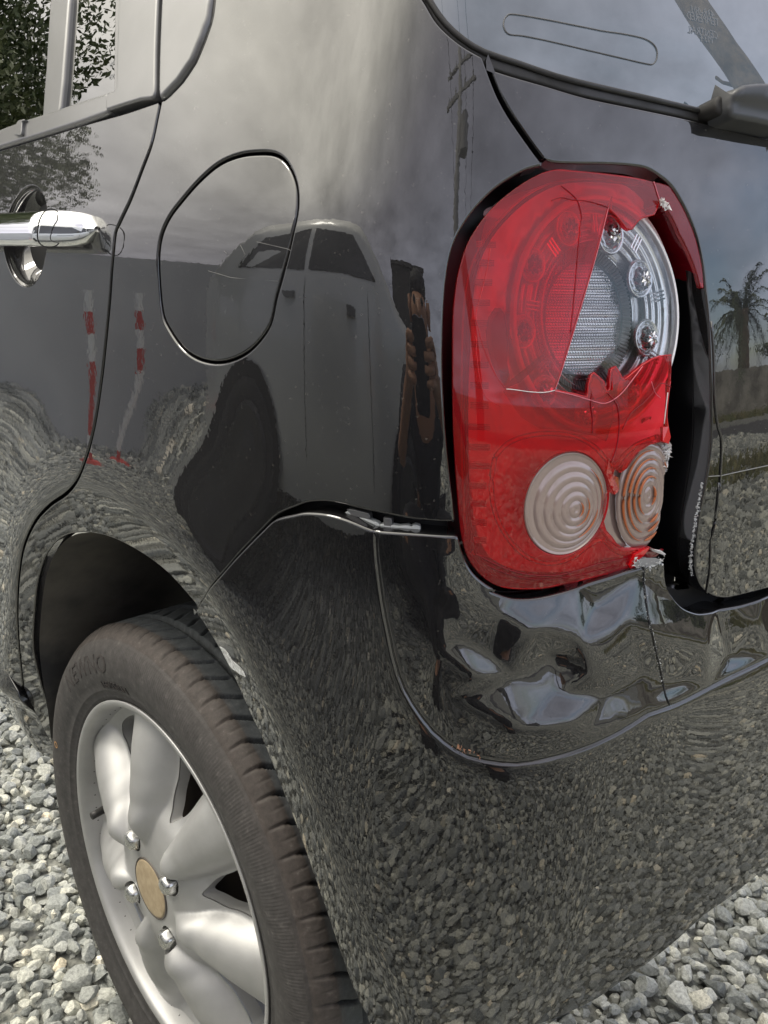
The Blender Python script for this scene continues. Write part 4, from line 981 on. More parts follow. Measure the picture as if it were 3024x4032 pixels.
for rr, a0, a1, wd in ((.20, -60, 60, .0009), (.36, 60, 250, .0009), (.52, 70, 255, .0009), (.52, -75, -40, .001), (.68, 75, 262, .0009), (.68, -80, -45, .001), (.84, 85, 262, .0009), (.84, -85, -55, .001), (.80, 0, 50, .0005)):
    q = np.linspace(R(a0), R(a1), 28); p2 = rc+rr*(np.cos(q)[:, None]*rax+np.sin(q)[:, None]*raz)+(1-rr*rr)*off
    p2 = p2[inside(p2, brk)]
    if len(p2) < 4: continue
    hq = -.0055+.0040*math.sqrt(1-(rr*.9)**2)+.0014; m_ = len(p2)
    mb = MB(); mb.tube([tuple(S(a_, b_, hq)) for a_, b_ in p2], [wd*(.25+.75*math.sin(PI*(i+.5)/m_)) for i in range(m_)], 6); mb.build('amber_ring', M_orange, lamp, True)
# clear bridge between the round lenses
bridge = cv(k4, [(985, 500), (1015, 495), (1055, 470), (1030, 560), (1010, 650), (1015, 760), (1045, 860), (1075, 905), (1040, 912), (1000, 885), (965, 845), (935, 800), (925, 740), (932, 660), (950, 592), (985, 612), (1002, 600)], -.004)
panel('clear_bridge', bridge, [], -.0068, M_round, lamp, sp=.004, edge=.0008, skirt=.003, sp_edge=.003)
M_white_edge = mat('crazed_white_plastic_edge', (.70, .68, .67), .5)
# broken edge of the right-hand round lens: frosted chips
def chips(name, line, h, m, parent, size, n, spread, seed=1):
    r_ = np.random.default_rng(seed); p = resample([tuple(q) for q in line], .0008, False); mb = MB()
    for i in r_.integers(0, len(p), n):
        q = p[i]+r_.normal(0, spread, 2); c = S(q[0], q[1], h)+r_.normal(0, .0003, 3)
        sz = size*r_.uniform(.4, 1.5)
        v = [c+r_.normal(0, sz, 3) for _ in range(4)]
        mb.add(v, [(0, 1, 2), (0, 2, 3), (0, 3, 1), (1, 3, 2)])
    o = mb.build(name, m, parent); return o
ed = cv(k4, [(1242, 328), (1268, 350), (1274, 420), (1262, 490), (1248, 560), (1244, 640), (1236, 720), (1228, 790), (1205, 825), (1182, 872), (1160, 905)], -.003)
tag(chips('frosted_break', smooth_line(ed[:4], 4), -.004, M_white_edge, lamp, .0012, 150, .0012), kind='stuff')
surf_tube('break_edge', smooth_line(ed, 4), .0009, -.0045, M_white_edge, lamp, 5)
# ---- dark red ribbed flange seen through the upper break
fl_o = smooth_line(cv(k3, [(1240, 275), (1285, 318), (1312, 360), (1345, 430), (1372, 490), (1402, 550), (1428, 620), (1448, 680), (1465, 740)], -.006), 5)
fl_i = smooth_line(cv(k3, [(1125, 372), (1170, 440), (1215, 520), (1248, 590), (1275, 640), (1300, 690), (1320, 725), (1340, 750), (1368, 755)], -.030), 5)
m_ = min(len(fl_o), len(fl_i)); fo = resample(fl_o, .0008, False); fi = resample(fl_i, .0008, False)
tq = np.linspace(0, 1, 110); oo = np.stack([np.interp(tq*(len(fo)-1), np.arange(len(fo)), fo[:, k]) for k in (0, 1)], 1); ii = np.stack([np.interp(tq*(len(fi)-1), np.arange(len(fi)), fi[:, k]) for k in (0, 1)], 1)
rows = []; wq = np.linspace(0, 1, 12)
for j, w_ in enumerate(wq):
    q2 = oo*(1-w_)+ii*w_; hz = -.006-.026*w_-.010*math.sin(w_*PI)+.0012*np.sin(tq*PI*38)*(w_ > .04)*(w_ < .8)
    rows.append(S(q2[:, 0], q2[:, 1], hz))
o = link_mesh('ribbed_flange', np.vstack(rows), grid_faces(12, 110), M_darkred, lamp, True); o['label'] = 'dark red ribbed flange inside the broken lens'
# ---- splinters standing up at the foot of the hole
def shard(k, pts, h0, h1, m, name='lens_splinter'):
    p = np.array(cv(k, pts, hl)); hs = np.linspace(h0, h1, len(p))
    a_ = S(p[:, 0], p[:, 1], hs); b_ = S(p[:, 0], p[:, 1], hs-.0022); n = len(p)
    return link_mesh(name, np.vstack([a_, b_]), [tuple(range(n)), tuple(range(2*n-1, n-1, -1))]+[(i, (i+1) % n, n+(i+1) % n, n+i) for i in range(n)], m, lamp, False)
M_redbody = mat('bright_red_splinter', (.60, .008, .012), .1, 0, 1.5, .8, .02)
M_redbody2 = mat('orange_red_splinter', (.62, .03, .012), .15, 0, 1.5, .8, .02)
shard(k3, [(862, 1330), (850, 1270), (875, 1225), (905, 1235), (935, 1290), (942, 1325), (900, 1345)], .001, -.004, M_redbody2)
shard(k3, [(965, 1290), (970, 1215), (985, 1172), (1010, 1210), (1028, 1245), (995, 1275)], .0015, -.004, M_redbody)
shard(k4, [(948, 420), (965, 500), (1000, 520), (1005, 585), (985, 612), (958, 560), (935, 500)], .001, .0005, M_red)
shard(k4, [(1245, 250), (1275, 245), (1285, 300), (1272, 338), (1240, 325)], 0, .001, M_redbody)
shard(k4, [(1278, 232), (1325, 225), (1328, 235), (1300, 370), (1285, 420), (1275, 330)], -.02, -.03, M_darkred)
shard(k4, [(1165, 900), (1140, 925), (1125, 950), (1180, 958), (1215, 952), (1258, 915), (1240, 925), (1200, 910)], .001, -.002, M_darkred)
shard(ke, [(560, 570), (600, 590), (660, 600), (700, 630), (690, 640), (640, 625), (585, 605)], .0025, .001, M_white_edge)
shard(ke, [(385, 740), (440, 700), (500, 655), (570, 572), (500, 600), (430, 640)], .001, .001, M_redbody)
shard(ke, [(385, 795), (400, 740), (440, 725), (435, 790), (400, 803)], .001, 0, M_redbody)
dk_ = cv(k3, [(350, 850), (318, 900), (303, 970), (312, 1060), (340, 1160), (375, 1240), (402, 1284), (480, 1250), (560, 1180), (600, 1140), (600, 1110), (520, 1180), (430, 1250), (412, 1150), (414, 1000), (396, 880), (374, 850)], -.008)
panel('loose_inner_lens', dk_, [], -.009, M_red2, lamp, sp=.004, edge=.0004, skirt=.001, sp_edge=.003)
panel('loose_inner_lens', cv(k4, [(400, 60), (430, 40), (560, 60), (700, 80), (860, 110), (990, 80), (1000, 200), (960, 330), (900, 300), (760, 270), (600, 260), (500, 200)], -.008), [], -.010, tint_mat('magenta_red_inner_lens', (.75, .02, .07), .05, ior=1.3), lamp, sp=.005, edge=.0004, skirt=.001, sp_edge=.003)
# thick bright edges of the break
be = [np.array(q) for q in shard_r[8:]]+[np.array(cut[0])]
surf_tube('lens_break_edge', smooth_line(be, 2), .00055, lambda s, z: h_lens(s, z)-.0006, M_redbody, lamp, 6)
surf_tube('lens_break_edge', [np.array(q) for q in [cut[0]]+low], .0006, lambda s, z: h_lens(s, z)-.0006, M_redbody, lamp, 6)
surf_tube('lens_break_edge', [np.array(q) for q in right_e[:6]], .0007, lambda s, z: h_lens(s, z)-.0006, M_redbody, lamp, 6)
# ---- cracks in the lens: fine raised edges
M_crack = mat('pale_pink_crack', (.62, .16, .2), .3)
M_crackd = mat('deep_red_crack', (.22, .002, .008), .3)
def crack(k, pts, rad=.0004, m=None, h=.0004):
    l = cv(k, pts, hl); return surf_tube('lens_crack', smooth_line(l, 3), rad*.5, (lambda s, z: h_lens(s, z)+h), m or M_crack, lamp, 5)
crack(k3, [(957, 300), (900, 520), (850, 690), (800, 850), (740, 1050), (690, 1210), (660, 1292)], .0004)
crack(k3, [(660, 1292), (600, 1304), (520, 1300), (450, 1290), (402, 1286)], .0005, M_white_edge)
crack(k3, [(402, 1286), (350, 1220), (290, 1090), (250, 950), (240, 880), (270, 760), (300, 640), (318, 520)], .0003, M_redbody)
crack(k3, [(240, 1000), (245, 1130), (270, 1280), (300, 1340), (370, 1382)], .0003, M_redbody)
crack(k3, [(660, 1295), (760, 1318), (850, 1345), (930, 1362), (1010, 1315), (1080, 1230), (1132, 1162)], .0006)
crack(k3, [(1205, 160), (1215, 190), (1225, 225), (1235, 255), (1240, 272)], .0006)
tag(chips('lens_crumbs', smooth_line(cv(k3, [(1232, 262), (1245, 278), (1272, 300)], hl), 3), .0005, M_white_edge, lamp, .0009, 40, .0008, 5), kind='stuff')
crack(k3, [(700, 180), (745, 215), (785, 255), (800, 290), (812, 350), (805, 400), (797, 480), (780, 660), (770, 760), (755, 900), (745, 980)], .0005, M_crackd)
crack(k3, [(650, 262), (700, 245), (760, 258), (830, 262), (900, 280), (957, 300)], .0005, M_crackd)
crack(k4, [(860, 60), (852, 130), (862, 200), (860, 280)], .0006, M_crackd)
crack(k4, [(940, 60), (990, 120), (1005, 200), (1000, 300), (985, 380), (960, 440)], .0006, M_crackd)
crack(k4, [(1290, 30), (1230, 10), (1180, 70), (1130, 120), (1070, 170), (1020, 260)], .0005, M_crackd)
crack(k4, [(1180, 0), (1200, 60), (1230, 90)], .0004)
crack(k4, [(1270, 60), (1262, 130), (1250, 230)], .0007, M_white_edge)
crack(k4, [(240, 940), (380, 1010), (520, 1050), (700, 1050), (900, 990), (1060, 960)], .0006, M_crackd)
crack(k4, [(300, 1000), (420, 1050), (560, 1075), (760, 1060), (1000, 1000)], .0005, M_crackd)

# ================================================================== DOOR HANDLE, WIPER, CLIPS, SCUFFS
def h_c(v): return lambda s, z: v
hA = np.array(px(*kh(-700, 470), .028)); hB = np.array(px(*kh(735, 395), .006)); hT = px(*kh(300, 262), .03)[1]; hBt = px(*kh(300, 560), .03)[1]
zc0 = (hT+hBt)/2; ah = (hT-hBt)/2
n_s, n_c = 60, 36; ts = np.linspace(0, 1, n_s); V = []
for t in ts:
    e_ = np.clip((1-t)/.085, 0, 1); tp = (1-(1-e_)**2.6)**.5 if e_ < 1 else 1.
    s0 = hA[0]+(hB[0]-hA[0])*t; a_ = ah*(.25+.75*tp) * (1 if t < .99 else .6); b_ = .0085*(.3+.7*tp); hc_ = .024-.021*float(sstep(.88, 1.0, t))-.003*(1-tp)
    for k in range(n_c):
        q = 2*PI*k/n_c; cx_, cz_ = math.cos(q), math.sin(q)
        V.append((s0, zc0+(hB[1]-zc0)*.2*(1-tp)+a_*abs(cz_)**.75*np.sign(cz_), hc_+b_*abs(cx_)**.8*np.sign(cx_)))
V = np.array(V); P = S(V[:, 0], V[:, 1], V[:, 2]); F = grid_faces(n_s, n_c, wrap_v=True)+[tuple((n_s-1)*n_c+k for k in range(n_c))]
link_mesh('handle', P, F, M_chrome, door, True)
# seam of the handle cap
ss_ = px(*kh(362, 430), .03)[0]; pts = [tuple(S(ss_+.002*math.sin(2*q), zc0+(ah+.0003)*abs(math.sin(q))**.75*np.sign(math.sin(q)), .026+.0088*abs(math.cos(q))**.8*np.sign(math.cos(q)))) for q in np.linspace(0, 2*PI, 40)]
mb = MB(); mb.tube(pts, .0005, 5); mb.build('handle_seam', M_under, door, True)
# handle foot behind the bar
ft = cv(kh, [(560, 285), (690, 275), (715, 310), (718, 400), (680, 490), (600, 560), (520, 545)], .010)
# wiper
wz = px(*k2(1600, 440), .016)
panel('wiper_arm', cv(k2, [(1512, 430), (1520, 405), (1545, 388), (1600, 382), (1700, 380), (1900, 385), (1900, 560), (1700, 520), (1600, 498), (1515, 482)], .016), [], lambda s, z: .016+.004*sstep(wz[1]-.004, wz[1]+.003, z), mat('grey_black_wiper_plastic', (.05, .052, .055), .42), tailgate, sp=.006, edge=.003, skirt=.014)
panel('wiper_pivot', cv(k2, [(1450, 440), (1458, 428), (1475, 422), (1512, 426), (1512, 484), (1470, 478), (1452, 466)], .010), [], .010, M_rubber, tailgate, sp=.006, edge=.0025, skirt=.012)
# dried outline of a removed sticker on the rear glass
st = smooth_line(cv(k2, [(530, 70), (560, 62), (700, 85), (800, 105), (900, 125), (950, 135), (1050, 150), (1130, 170), (1170, 200), (1180, 240), (1165, 275), (1130, 275), (1000, 245), (850, 210), (700, 175), (600, 155), (540, 148), (518, 120), (518, 92)], -.006), 4, True)
surf_tube('glue_outline', st+[st[0]], .00042, -.0058, mat('dried_glue', (.10, .10, .10), .6), tailgate, 5)
# glass certification marks
def glass_text(txt, k, x, y, size, name, m, parent, h, flip=False):
    c = bpy.data.curves.new(name, 'FONT'); c.body = txt; c.size = size; c.resolution_u = 1; c.align_x = 'CENTER'
    o = bpy.data.objects.new(name+'_t', c); COL.objects.link(o); dg = bpy.context.evaluated_depsgraph_get(); me = bpy.data.meshes.new_from_object(o.evaluated_get(dg)); bpy.data.objects.remove(o)
    s0, z0 = px(*k(x, y), h); v = np.array([tuple(q.co) for q in me.vertices]); F = [tuple(q.vertices) for q in me.polygons]
    return link_mesh(name, S(s0+v[:, 0]*(-1 if flip else 1), z0+v[:, 1], h), F, m, parent, False)
M_etch = mat('etched_glass_marks', (.16, .17, .18), .6); kz = crop(2400, 0, .3761)
for txt, x, y, sz in (('43R-001', 980, 160, .0065), ('TEMPERED', 985, 235, .0065), ('CENTRAL', 990, 375, .0065), ('M34', 1022, 440, .0065)): glass_text(txt, kz, x, y, sz, 'etched_mark', M_etch, tailgate, -.0056, True)
for txt, x, y, sz in (('AUTO', 825, 475, .0055), ('43R-00', 820, 570, .0055)): glass_text(txt, kw, x, y, sz, 'etched_mark', M_etch, door, -.0066)
# broken clips showing in the open bumper joint
for lp, m_ in (([(455, 240), (505, 212), (517, 240), (512, 262)], M_clip), ([(490, 200), (535, 205), (640, 232), (648, 262), (560, 245), (538, 262)], M_trim), ([(565, 262), (610, 268), (700, 300), (720, 318), (650, 312), (590, 290)], M_clip),
               ([(730, 312), (800, 318), (870, 328), (930, 322), (960, 336), (958, 352), (860, 352), (760, 335)], M_clip), ([(955, 330), (985, 318), (1012, 325), (1016, 352), (960, 352)], M_clip), ([(760, 262), (805, 270), (806, 330), (762, 322)], M_trim)):
    panel('bumper_clip', cv(kb, lp, -.005), [], -.0055, m_, bumper, sp=.004, edge=.0008, skirt=.004, sp_edge=.002)
# white scuff on the arch lip, light chips along it
decal('scuff', cv(k5, [(1028, 1003), (1048, 1012), (1068, 1035), (1082, 1062), (1098, 1078), (1122, 1098), (1138, 1118), (1149, 1143), (1120, 1130), (1104, 1116), (1088, 1108), (1070, 1085), (1050, 1050)], h_bumper), h_bumper, M_scuff, bumper, .0005, .003)
# white stress line torn down the bumper
tl = smooth_line(cv(k7, [(1130, 118), (1158, 140), (1160, 210), (1170, 290), (1182, 360), (1198, 430), (1212, 490), (1232, 580), (1248, 655), (1262, 690)], h_bumper), 4)
tag(chips('torn_plastic_line', tl[:30], h_bumper, M_scuff, bumper, .00030, 420, .00035, 3), kind='stuff')
surf_tube('torn_edge', tl, .0007, lambda s, z: h_bumper(s, z)+.0001, M_gloss_black, bumper, 5)
tag(chips('torn_plastic_line', smooth_line(cv(ke, [(470, 720), (520, 745), (580, 742), (640, 730), (690, 708)], h_bumper), 3), h_bumper, M_scuff, bumper, .0006, 220, .0016, 4), kind='stuff')
decal('torn_lip', cv(ke, [(450, 735), (500, 690), (560, 680), (640, 680), (690, 705), (640, 725), (560, 745), (520, 755)], h_bumper), h_bumper, mat('bared_grey_plastic', (.25, .25, .25), .5), bumper, .0008, .003)
tag(chips('paint_chips', smooth_line(cv(ke, [(1078, 0), (1062, 90), (1045, 180), (1025, 300), (1005, 420), (988, 540), (975, 640), (972, 740), (985, 840)]), 3), lambda s, z: -.001+0*s, M_scuff, tailgate, .00035, 420, .0005, 6), kind='stuff')
# folded tailgate edge beside the lamp, and a scratch across it
surf_tube('edge_bead', smooth_line(cv(crop(2624, 1200, .3617), [(490, 180), (520, 600), (525, 1000), (560, 1300), (600, 1450), (602, 1650), (590, 1850), (580, 2050)])+cv(ke, [(1220, 0), (1190, 320), (1150, 520), (1138, 780), (1120, 900), (1105, 1000)]), 3), .0009, -.0002, M_paint, tailgate, 6)
surf_tube('scratch', cv(crop(2624, 1200, .3617), [(460, 1870), (600, 1860), (800, 1815), (1106, 1750), (1400, 1700)]), .00035, 0, mat('pale_scratch', (.25, .25, .24), .5), tailgate, 5)
for a_ in ([(1110, 1045), (1240, 1075), (1330, 1115)], [(1040, 1060), (1060, 1100), (1035, 1140)], [(970, 1085), (985, 1100)], [(900, 1170), (1000, 1200), (1200, 1215)]):
    surf_tube('scratch', cv(k1, a_, h_fuel), .00016, lambda s, z: h_fuel(s, z)+.0001, mat('hair_scratch', (.12, .12, .12), .5), fd, 4)
# rust-brown stain chips under the pod
tag(chips('paint_chips', cv(k7, [(400, 850), (470, 885), (500, 900)], h_bumper), h_bumper, mat('primer_brown_chip', (.25, .13, .08), .7), bumper, .0010, 26, .0012, 12), kind='stuff')
# ================================================================== GROUND
M_g = mat('gravel_ground', (.25, .26, .24), .9)
n, r, t = noise_color(M_g, 55, (.05, .055, .05), (.34, .34, .30), 6, .35, .68)
vz = nn(M_g, 'ShaderNodeTexVoronoi'); vz.inputs['Scale'].default_value = 48; ll(M_g, t.outputs['Object'], vz.inputs['Vector']); bump(M_g, vz.outputs['Distance'], .9, .01)
g = MB(); g.add([(-120, -120, 0), (120, -120, 0), (120, 120, 0), (-120, 120, 0)], [(0, 1, 2, 3)]); tag(g.build('ground', M_g), kind='structure')
# crushed stones: real pieces, one joined mass
M_st = mat('crushed_grey_green_stone', (.3, .3, .3), .85)
def setup_stone(m):
    p = pb(m); a_ = nn(m, 'ShaderNodeAttribute', attribute_name='tone'); t = nn(m, 'ShaderNodeTexCoord')
    r = nn(m, 'ShaderNodeValToRGB'); el = r.color_ramp.elements
    cs = [(0, (.11, .118, .113)), (.25, (.20, .21, .197)), (.5, (.31, .317, .292)), (.72, (.43, .43, .37)), (.84, (.52, .48, .385)), (.93, (.62, .54, .40)), (1, (.76, .72, .61))]
    el[0].position = 0; el[0].color = (*cs[0][1], 1); el[1].position = 1; el[1].color = (*cs[-1][1], 1)
    for po, c in cs[1:-1]: k = el.new(po); k.color = (*c, 1)
    ll(m, a_.outputs['Fac'], r.inputs[0])
    n = nn(m, 'ShaderNodeTexNoise'); n.inputs['Scale'].default_value = 260; n.inputs['Detail'].default_value = 6; n.inputs['Roughness'].default_value = .75; ll(m, t.outputs['Object'], n.inputs['Vector'])
    q = nn(m, 'ShaderNodeMapRange'); q.inputs[1].default_value = .3; q.inputs[2].default_value = .7; q.inputs[3].default_value = .66; q.inputs[4].default_value = 1.95; ll(m, n.outputs['Fac'], q.inputs[0])
    s_ = nn(m, 'ShaderNodeVectorMath', operation='SCALE'); ll(m, r.outputs[0], s_.inputs[0]); ll(m, q.outputs[0], s_.inputs['Scale']); ll(m, s_.outputs[0], p.inputs['Base Color'])
    bump(m, n.outputs['Fac'], .5, .0015)
setup_stone(M_st)
def ico1():
    t = (1+5**.5)/2
    v = np.array([(-1, t, 0), (1, t, 0), (-1, -t, 0), (1, -t, 0), (0, -1, t), (0, 1, t), (0, -1, -t), (0, 1, -t), (t, 0, -1), (t, 0, 1), (-t, 0, -1), (-t, 0, 1)], float); v /= np.linalg.norm(v[0])
    f = [(0, 11, 5), (0, 5, 1), (0, 1, 7), (0, 7, 10), (0, 10, 11), (1, 5, 9), (5, 11, 4), (11, 10, 2), (10, 7, 6), (7, 1, 8), (3, 9, 4), (3, 4, 2), (3, 2, 6), (3, 6, 8), (3, 8, 9), (4, 9, 5), (2, 4, 11), (6, 2, 10), (8, 6, 7), (9, 8, 1)]
    return v, f
def subdiv(v, f):
    v = list(map(tuple, v)); c = {}; F = []
    def mid(a, b):
        k = (min(a, b), max(a, b))
        if k not in c:
            m_ = (np.array(v[a])+np.array(v[b]))/2; v.append(tuple(m_/np.linalg.norm(m_))); c[k] = len(v)-1
        return c[k]
    for a, b, d in f:
        x, y, z = mid(a, b), mid(b, d), mid(d, a); F += [(a, x, z), (b, y, x), (d, z, y), (x, y, z)]
    return np.array(v), F
def rocks(nproto, sub, seed):
    r_ = np.random.default_rng(seed); out_ = []
    for _ in range(nproto):
        v, f = ico1()
        if sub: v, f = subdiv(v, f)
        # cut by random planes -> broken faces
        v = v.copy()
        for _k in range(9 if sub else 4):
            n_ = r_.normal(size=3); n_ /= np.linalg.norm(n_); d_ = r_.uniform(.42, .8); h_ = v@n_; over = np.maximum(h_-d_, 0); v -= over[:, None]*n_
        v *= r_.uniform(.72, 1.25, 3); v += r_.normal(0, .022, v.shape); out_.append(v)
    return out_, f
def stone_field(name, pts, size, zoff, protos, f, seed, m):
    r_ = np.random.default_rng(seed); n = len(pts); pid = r_.integers(0, len(protos), n); PV = np.array(protos)[pid]
    q = r_.normal(size=(n, 4)); q /= np.linalg.norm(q, axis=1, keepdims=True); w, x, y, z = q.T
    Rm = np.stack([1-2*(y*y+z*z), 2*(x*y-z*w), 2*(x*z+y*w), 2*(x*y+z*w), 1-2*(x*x+z*z), 2*(y*z-x*w), 2*(x*z-y*w), 2*(y*z+x*w), 1-2*(x*x+y*y)], 1).reshape(n, 3, 3)
    sc_ = size*np.exp(r_.normal(0, .27, n))
    V = np.einsum('nij,nvj->nvi', Rm, PV)*sc_[:, None, None]; V[..., 2] *= .8
    V += np.stack([pts[:, 0], pts[:, 1], zoff+sc_*.42], 1)[:, None, :]
    nv = PV.shape[1]; fa = np.array(f); FA = (fa[None]+(np.arange(n)*nv)[:, None, None]).reshape(-1, 3)
    me = bpy.data.meshes.new(name); me.vertices.add(n*nv); me.vertices.foreach_set('co', V.ravel().astype(np.float32))
    me.loops.add(len(FA)*3); me.loops.foreach_set('vertex_index', FA.ravel().astype(np.int32)); me.polygons.add(len(FA))
    me.polygons.foreach_set('loop_start', (np.arange(len(FA))*3).astype(np.int32)); me.polygons.foreach_set('loop_total', np.full(len(FA), 3, np.int32))
    me.polygons.foreach_set('use_smooth', np.zeros(len(FA), bool)); me.update(); tone = np.repeat(r_.beta(1.7, 2.1, n)*.84+(r_.random(n) < .10)*r_.uniform(.1, .3, n), nv)
    a_ = me.attributes.new('tone', 'FLOAT', 'POINT'); a_.data.foreach_set('value', np.clip(tone, 0, 1).astype(np.float32))
    me.materials.append(m); o = bpy.data.objects.new(name, me); COL.objects.link(o); return o
def jitter(x0, x1, y0, y1, d, seed, keep=None):
    r_ = np.random.default_rng(seed); a = np.stack(np.meshgrid(np.arange(x0, x1, d), np.arange(y0, y1, d), indexing='ij'), -1).reshape(-1, 2)
    a = a+r_.uniform(-.5, .5, a.shape)*d
    return a[keep(a)] if keep else a
pro, fp = rocks(24, 1, 3); pro0, fp0 = rocks(16, 0, 4)
near = jitter(-.95, 1.15, -1.05, .95, .0140, 1, lambda a: ~((a[:, 0] > .35) & (a[:, 1] > -.1)))
lay2 = jitter(-.95, 1.15, -1.05, .95, .027, 2, lambda a: ~((a[:, 0] > .35) & (a[:, 1] > -.1)))
def isnear(a): return (a[:, 0] > -.95) & (a[:, 0] < 1.15) & (a[:, 1] > -1.05) & (a[:, 1] < .95)
mid_ = jitter(-2.6, 2.2, -2.6, 3.4, .023, 5, lambda a: ~isnear(a) & ~((a[:, 0] > .2) & (a[:, 1] > -.1)))
far_ = jitter(-6, 6, -7, 6, .055, 6, lambda a: ~((a[:, 0] > -2.6) & (a[:, 0] < 2.2) & (a[:, 1] > -2.6) & (a[:, 1] < 3.4)) & ~((a[:, 0] > .1) & (a[:, 1] > -.1)))
tag(stone_field('gravel', near, .0094, -.002, pro, fp, 11, M_st), 'grey green crushed stone gravel with a few cream pieces around the wheel', 'gravel', kind='stuff')
tag(stone_field('gravel', lay2, .0108, .007, pro, fp, 12, M_st), 'loose upper stones lying on the crushed gravel', 'gravel', kind='stuff')
tag(stone_field('gravel', mid_, .0135, -.002, pro0, fp0, 13, M_st), 'crushed stone gravel beyond the car, seen in the black paint', 'gravel', kind='stuff')
tag(stone_field('gravel', far_, .030, -.004, pro0, fp0, 14, M_st), 'coarse gravel far out in the car park', 'gravel', kind='stuff')

# ================================================================== PARKED SILVER CAR OPPOSITE (seen in the paint)
M_silver_car = mat('silver_grey_car_paint', (.72, .73, .70), .35, .25, 1.5, 1.0, .04)
M_glass_dk = mat('dark_car_window', (.03, .035, .035), .05, 0, 1.5, 1, .02)
def side_car(name, label, x, y0, m, flip=1, L_=3.9, Wd=1.6):
    """a small hatchback: outline extruded with tumblehome; y0 = rear end, nose towards flip*(+y)"""
    root = thing(name, label, 'car', (x, y0, 0))
    top = [(0, .55), (.03, .85), (.12, 1.0), (.35, 1.42), (.7, 1.50), (1.6, 1.52), (2.3, 1.45), (2.95, 1.02), (3.5, .92), (3.85, .75), (3.9, .5)]
    tp = smooth_line(top, 5); ys = np.array([p[0] for p in tp]); zs = np.array([p[1] for p in tp])
    # body shell: rows of z from sill to outline
    V = []; nrow = 14; nS_ = len(ys)
    def wx(z, u): # half-width by height
        w = np.interp(z, [.2, .35, .6, .9, 1.0, 1.45, 1.55], [.74, .79, .80, .79, .77, .62, .50]); e_ = np.interp(u, [0, .06, .14, .85, .94, 1], [.80, .93, 1, 1, .93, .78]); return w*e_
    for i in range(nS_):
        u = ys[i]/3.9
        for j in range(nrow):
            z = .22+(zs[i]-.22)*j/(nrow-1); V.append((-(Wd/2-wx(z, u)) if False else wx(z, u)-.8, flip*ys[i], z))
        for j in range(nrow-1, -1, -1):
            z = .22+(zs[i]-.22)*j/(nrow-1); V.append((-wx(z, u)-.8, flip*ys[i], z))
    V = [(x+a, y0+b, c) for a, b, c in V]; n2 = 2*nrow
    F = [f for f in grid_faces(nS_, n2)]; F += [tuple(range(n2)), tuple((nS_-1)*n2+k for k in range(n2))]
    body = link_mesh('body', V, F, m, root, True)
    def side(pts, nm, mt, off=.006):
        q = resample(ccw(np.array(pts)), .06); 
        P = [(x+float(wx(c, b/3.9))-.8+off, y0+flip*b, c) for b, c in q]
        return link_mesh(nm, P, [tuple(range(len(P)))], mt, root, False)
    side([(.42, 1.02), (.58, 1.33), (1.28, 1.40), (1.30, 1.02)], 'window', M_glass_dk)
    side([(1.38, 1.02), (1.38, 1.40), (2.15, 1.36), (2.62, 1.04)], 'window', M_glass_dk)
    for b0 in (1.33, 2.45): side([(b0, .35), (b0, 1.0), (b0+.006, 1.0), (b0+.006, .35)], 'door_gap', M_under, .008)
    for b0 in (1.10, 2.15):
        mb = MB(); mb.box((x+.0, y0+flip*b0, .88), (.04, .15, .03)); mb.build('handle', M_trim, root)
    for b0 in (.62, 3.1):
        # dark wheel opening, tyre and rim
        P = [(x+.012, y0+flip*(b0+.34*math.cos(q)), .28+.34*math.sin(q)) for q in np.linspace(-.2, PI+.2, 30)]; link_mesh('wheel_arch', P, [tuple(range(30))], M_under, root, False)
        w_ = disc('tyre', [(-.14, .20), (-.16, .27), (-.01, .285), (.015, .27), (.018, .22), (.008, .19)], x+.0, y0+flip*b0, .285, M_tyre_far); put(w_, root)
        w2 = disc('wheel_cover', [(.010, .19), (.022, .185), (.022, .17), (.012, .15), (.018, .08), (.026, .05), (.026, .01)], x+.0, y0+flip*b0, .285, M_dkcover); put(w2, root)
    mb = MB(); mb.box((x-.02-.8+.0, y0-flip*.01, .8), (1.2, .03, .14)); mb.build('tail_lamp_bar', mat('dull_red_lamp', (.25, .01, .01), .2), root)
    return root
M_dkcover = mat('black_steel_wheel', (.05, .05, .05), .35, .3)
M_tyre_far = mat('plain_tyre_rubber', (.03, .03, .03), .8)
side_car('silver_car', 'silver grey hatchback parked opposite, mirrored in the black flank', -1.38, 1.85, M_silver_car, -1)

# ================================================================== STRIPED POSTS, POLES, WIRES, TREES, WALLS
M_red_st = mat('red_post_band', (.5, .03, .02), .5); M_white_st = mat('white_post_band', (.75, .75, .72), .5)
def striped(x, y, h, r0, label):
    root = thing('striped_post', label, 'post', (x, y, 0), 'red and white striped posts')
    for k in range(6):
        mb = MB(); z0 = h*k/6; mb.tube([(x, y, z0), (x, y, z0+h/6)], r0, 14); o = mb.build('band', M_white_st if k % 2 else M_red_st, root, False)
    mb = MB(); mb.tube([(x, y, 0), (x, y, .05)], [.14, .10], 16); mb.build('base', M_red_st, root)
striped(-1.75, 3.5, .8, .024, 'red and white striped post nearest the silver car')
striped(-2.35, 3.9, .8, .024, 'red and white striped post standing farther from the silver car')
M_wood = mat('weathered_brown_trunk', (.16, .12, .085), .85); n, r, t = noise_color(M_wood, 9, (.09, .065, .045), (.24, .18, .12), 8); bump(M_wood, n.outputs['Fac'], .6, .02)
M_conc = mat('grey_concrete_pole', (.33, .33, .32), .8)
